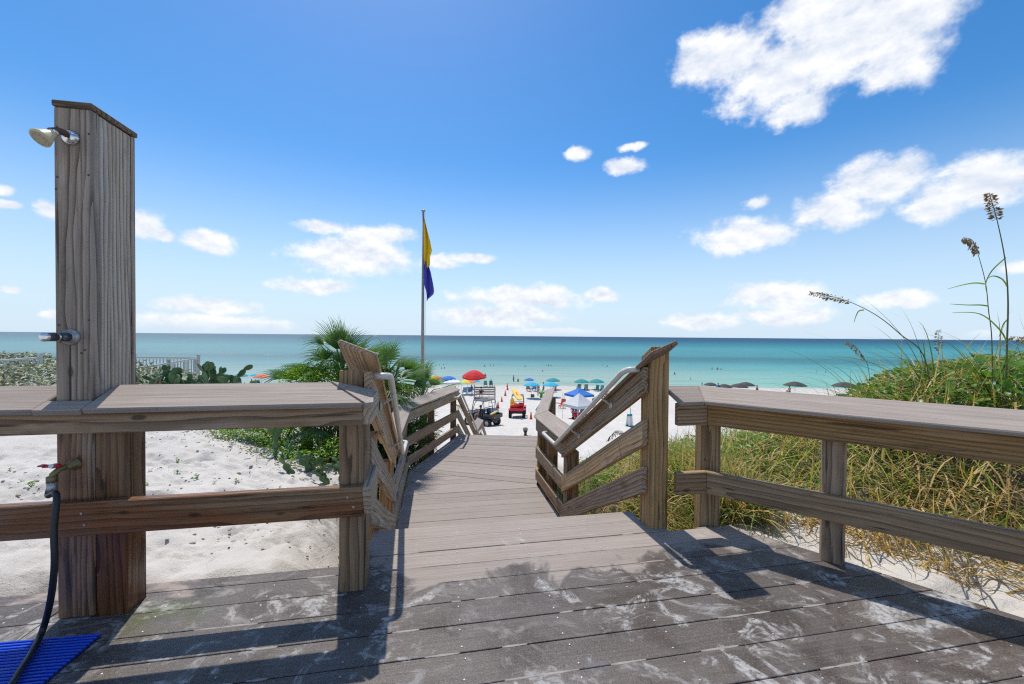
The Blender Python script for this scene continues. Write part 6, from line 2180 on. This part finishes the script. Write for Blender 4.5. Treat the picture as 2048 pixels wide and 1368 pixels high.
flag('blue_flag', 'limp purple blue flag hanging below the yellow one', lerp_outline([(848, 850, 522), (848, 857, 531), (848, 862, 548), (848.5, 867, 572), (852, 868, 580), (853, 868.5, 588), (853.5, 860, 596), (853.5, 854.5, 600)]), M_FLAG_B, 13.93)

# ------------------------------------------------------------------ lifeguard stand
lp = ground_hit(969, 818)
ls = empty('lifeguard_stand', lp, R(4))
tag(ls, 'raised grey timber lifeguard stand with rails and a ladder', 'lifeguard stand')
def lsz(py): return at(969, py, lp.y).z - lp.z
zd, zr = lsz(796), lsz(777)
W_, D_ = 2.3, 1.9
for i in range(9):
    MB().box((0, -D_ / 2 + .11 + i * (D_ / 9), zd), (W_, D_ / 9 - .02, .05)).build('platform_plank', M_STANDWOOD, ls)
for sx in (-1, 1):
    for sy in (-1, 1):
        MB().tube([(sx * (W_ / 2 + .22), sy * (D_ / 2 + .1), -.2), (sx * (W_ / 2 - .05), sy * (D_ / 2 - .05), zd)], .05, 6).build('leg', M_STANDWOOD, ls)
        MB().box((sx * (W_ / 2 - .05), sy * (D_ / 2 - .05), (zd + zr) / 2 + .1), (.07, .07, zr - zd + .35)).build('rail_post', M_STANDWOOD, ls)
for zc, h_ in ((zr, .16), ((zd + zr) / 2 + .02, .16)):
    for sy in (-1, 1):
        MB().box((0, sy * (D_ / 2 - .05), zc), (W_, .045, h_)).build('rail', M_STANDWOOD, ls)
    for sx in (-1, 1):
        MB().box((sx * (W_ / 2 - .05), 0, zc), (.045, D_, h_)).build('rail', M_STANDWOOD, ls)
MB().box((-.3, 0, zd + .45), (1.2, .45, .06)).build('bench', M_STANDWOOD, ls)
lad = MB()
for sx in (-.3, .3):
    lad.tube([(.75 + sx, -D_ / 2 - .75, -.1), (.75 + sx, -D_ / 2 - .05, zr + .3)], .028, 6)
lad.build('ladder_rails', M_STEEL, ls)
for k in range(5):
    f_ = (k + .6) / 6
    MB().tube([(.45, -D_ / 2 - .75 + .7 * f_, zr * f_), (1.05, -D_ / 2 - .75 + .7 * f_, zr * f_)], .02, 6).build('ladder_rung', M_STEEL, ls)
person('lifeguard in dark clothes sitting on the stand under the red umbrella', ME_SIT, lp + Vector((-.35, -.25, zd + .02)), R(8), 2, (.04, .04, .05), (.3, .02, .02), 0, BP)
# the red umbrella fixed to the stand
up_ = at(948, 757, lp.y)
ru = empty('lifeguard_umbrella', (up_.x, lp.y, lp.z + zd - .3))
tag(ru, 'big red umbrella shading the lifeguard stand', 'umbrella')
ut = at(948, 740, lp.y).z - (lp.z + zd - .3)
ur = 47 * lp.y / FPX / 2
mts = [cloth(REDU)]
c_ = umbrella_canopy(ur, ur * .5, 8, mts, .16).build('canopy', mts, ru)
c_.location = (0, 0, ut - ur * .5)
c_.rotation_euler = (R(8), 0, 0)
MB().tube([(0, 0, 0), (0, 0, ut)], .028, 8).build('pole', M_WHITE, ru)
rb = MB()
for k in range(8):
    a = math.pi * k / 4
    rb.tube([(0, 0, ut - ur * .62), (ur * .6 * math.cos(a), ur * .6 * math.sin(a), ut - ur * .25)], .009, 4)
rb.build('ribs', M_WHITE, ru)

# ------------------------------------------------------------------ buggies
def wheel(root, c, r, w, rim):
    wt = empty('wheel')
    wt.parent = root
    wt.location = c
    Mx = Matrix.Rotation(R(90), 4, 'Y')
    MB().lathe([(r * .58, -w / 2), (r * .92, -w / 2), (r, -w * .3), (r, w * .3), (r * .92, w / 2), (r * .58, w / 2)], 20, Mx, cap=False).build('tyre', M_TYRE, wt, smooth=False)
    MB().lathe([(r * .60, -w * .35), (r * .5, -w * .1), (r * .16, -w * .2), (r * .16, w * .2), (r * .5, w * .1), (r * .60, w * .35)], 16, Mx).build('rim', rim, wt)
    tr = MB()
    for k in range(18):
        a = 2 * math.pi * k / 18
        tr.box((0, r * math.cos(a), r * math.sin(a)), (w * .9, .035, .03), None)
    tr.build('tread', M_TYRE, wt)
def buggy(name, label, loc, rz, body_c, black=True):
    root = empty(name, loc, rz)
    tag(root, label, 'buggy', 'beach patrol buggies')
    b_ = body_c
    # local axes: +y forward
    for sx in (-1, 1):
        for sy, rr_ in ((.95, .33), (-.85, .34)):
            wheel(root, (sx * .62, sy, rr_), rr_, .26, M_STEEL if black else M_DKGREY)
    MB().box((0, .05, .52), (1.05, 2.5, .16)).build('chassis', M_BLACK, root, bevel=.03)
    hood = MB().add([(-.55, .62, .58), (.55, .62, .58), (.5, 1.38, .58), (-.5, 1.38, .58), (-.5, .62, .98), (.5, .62, .98), (.42, 1.36, .84), (-.42, 1.36, .84)], [(0, 3, 2, 1), (4, 5, 6, 7), (0, 1, 5, 4), (1, 2, 6, 5), (2, 3, 7, 6), (3, 0, 4, 7)])
    hood.build('hood', b_, root, bevel=.04)
    for sx in (-1, 1):
        MB().box((sx * .63, .95, .76), (.30, .78, .06)).build('fender', b_, root, bevel=.025)
        MB().box((sx * .63, -.85, .78), (.30, .80, .06)).build('fender', b_, root, bevel=.025)
        MB().box((sx * .36, -.02, .72), (.48, .5, .12)).build('seat', M_BLACK if black else M_REDPAINT, root, bevel=.04)
        MB().box((sx * .36, -.28, 1.02), (.46, .12, .56)).build('seat_back', M_BLACK if black else M_REDPAINT, root, bevel=.04)
        MB().lathe([(.05, 0), (.05, .03)], 10, Matrix.Translation((sx * .34, 1.38, .74)) @ Matrix.Rotation(R(-90), 4, 'X')).build('headlight', M_CLEAR, root)
        MB().box((sx * .5, -1.44, .80), (.12, .03, .10)).build('tail_light', M_REDPAINT, root)
    # cargo bed
    bed = MB()
    bed.box((0, -.92, .72), (1.16, 1.0, .05))
    for sx in (-1, 1):
        bed.box((sx * .58, -.92, .88), (.05, 1.0, .30))
    bed.box((0, -.43, .88), (1.16, .05, .30))
    bed.box((0, -1.42, .86), (1.16, .05, .26))
    bed.build('cargo_bed', M_DKGREY if black else b_, root, bevel=.012)
    # roll cage
    cg = MB()
    zt = 1.92
    for sx in (-1, 1):
        cg.tube(smooth_path([Vector((sx * .56, .66, .95)), Vector((sx * .55, .45, 1.6)), Vector((sx * .50, .25, zt)), Vector((sx * .50, -.35, zt)), Vector((sx * .56, -.48, 1.5)), Vector((sx * .58, -.50, .75))], 4), .025, 7)
    for yy in (.25, -.35):
        cg.tube([(-.50, yy, zt), (.50, yy, zt)], .022, 7)
    cg.tube([(-.56, -.48, 1.45), (.56, -.48, 1.45)], .022, 7)
    cg.build('roll_cage', M_BLACK, root, smooth=True)
    MB().tube([Vector((-.36 + .16 * math.cos(k * .628), .42 + .05 * math.sin(k * .628), 1.08 + .15 * math.sin(k * .628))) for k in range(11)], .014, 6).build('steering_wheel', M_BLACK, root)
    if black:
        MB().box((0, -.06, zt + .05), (1.25, 1.15, .06)).build('roof', M_DKGREY, root, bevel=.03)
        MB().box((.605, -1.05, .84), (.006, .42, .07)).build('bed_decal', M_WHITE, root)
    else:
        MB().tube([(-.55, .2, zt + .07), (.55, .2, zt + .07)], .02, 6).build('roof_rack', M_BLACK, root)
        MB().tube([(-.55, -.35, zt + .07), (.55, -.35, zt + .07)], .02, 6).build('roof_rack', M_BLACK, root)
    return root
bp = ground_hit(966, 849)
brz = R(58)
bk = buggy('patrol_buggy', 'black open-bed buggy with a roof parked left of the cones', bp, brz, M_BLACK, True)
RB = Matrix.Translation(bp) @ Matrix.Rotation(brz, 4, 'Z')
dr = person('driver in a blue cap and black shirt sitting in the black buggy', ME_SIT, RB @ Vector((-.36, -.04, .34)), brz, 0, (.02, .022, .03), (.04, .04, .05), 0, 'buggy crew')
dc = MB().lathe([(.098, .0), (.098, .045), (.075, .09), (.03, .108), (.004, .112)], 12)
dc.add([(-.075, .06, .004), (.075, .06, .004), (.06, .19, -.012), (-.06, .19, -.012)], [(0, 1, 2, 3)])
o = dc.build('cap', cloth((.01, .05, .42)), dr, smooth=True)
o.location = (0, .015, 1.175)
def in_bed(name, label, cat, mb, mat, M_, c, rz=0.0, bevel=.02):
    o_ = mb.build(name, mat, None, bevel=bevel)
    o_.matrix_basis = M_ @ Matrix.Translation(c) @ Matrix.Rotation(rz, 4, 'Z')
    tag(o_, label, cat)
    return o_
in_bed('cool_box', 'blue cool box in the bed of the black buggy', 'cool box', MB().box((0, 0, .18), (.5, .34, .36)), M_BLUE, RB, (.25, -.72, .75))
in_bed('rescue_tube', 'yellow rescue float lying across the black buggy bed', 'float', MB().box((0, 0, .06), (1.3, .2, .12)), M_YELLOW, RB, (-.1, -1.1, 1.04), .25, .05)
in_bed('storage_tote', 'grey tote at the tailgate of the black buggy', 'tote', MB().box((0, 0, .17), (.42, .36, .34)), M_DKGREY, RB, (-.28, -1.15, .75))
rp = ground_hit(1035, 833)
rrz = R(-4)
rd_ = buggy('patrol_buggy', 'red rescue buggy carrying a yellow board on its roof', rp, rrz, M_REDPAINT, False)
RR_ = Matrix.Translation(rp) @ Matrix.Rotation(rrz, 4, 'Z')
bd = MB()
prof = [(-1.35, .10), (-1.2, .22), (-.6, .29), (.3, .29), (1.0, .22), (1.4, .06)]
vs_ = []
for y_, w_ in prof:
    vs_ += [(-w_, y_, 0), (w_, y_, 0), (w_ * .95, y_, .10), (-w_ * .95, y_, .10)]
fs2 = [(0, 1, 2, 3), tuple(range(len(vs_) - 1, len(vs_) - 5, -1))]
for i in range(len(prof) - 1):
    for k in range(4):
        fs2.append((i * 4 + k, i * 4 + (k + 1) % 4, i * 4 + 4 + (k + 1) % 4, i * 4 + 4 + k))
brd = empty('rescue_board', RR_ @ Vector((-.08, -.2, 2.02)), R(6))
brd.rotation_euler = (R(14), 0, R(12))
tag(brd, 'yellow rescue board tilted on the roof of the red buggy', 'rescue board')
bd.add(vs_, fs2).build('board_body', M_YELLOW, brd)
MB().box((0, -.35, .104), (.34, .10, .006)).build('red_cross_bar', M_REDPAINT, brd)
MB().box((0, .05, .104), (.12, .5, .006)).build('red_stripe', M_REDPAINT, brd)
for px_, c, nm, lab in ((-.30, (.75, .16, .02), 'rescue_can', 'orange rescue can strapped to the red buggy, left side'), (.25, (.70, .03, .03), 'rescue_can', 'red rescue can in the bed of the red buggy, right side'), (-.02, (.78, .12, .05), 'rescue_can', 'coral rescue can hanging at the red buggy tailgate')):
    mb = MB().lathe([(.03, -.36), (.11, -.28), (.12, 0), (.11, .28), (.03, .36)], 12)
    o_ = mb.build(nm, cloth(c), None, smooth=True)
    o_.matrix_basis = RR_ @ Matrix.Translation((px_, -1.0 if px_ else -1.5, 1.18 if px_ else .92)) @ Matrix.Rotation(R(70) if px_ else R(20), 4, 'Y')
    tag(o_, lab, 'float')
jk = MB().box((0, 0, .3), (.34, .2, .6)).ball((0, 0, .62), (.13, .1, .12), 8, 6).build('life_jacket', M_YELLOW, None, bevel=.04)
jk.matrix_basis = RR_ @ Matrix.Translation((-.46, -.58, 1.05))
tag(jk, 'yellow life jacket hung on the red buggy roll cage', 'life jacket')
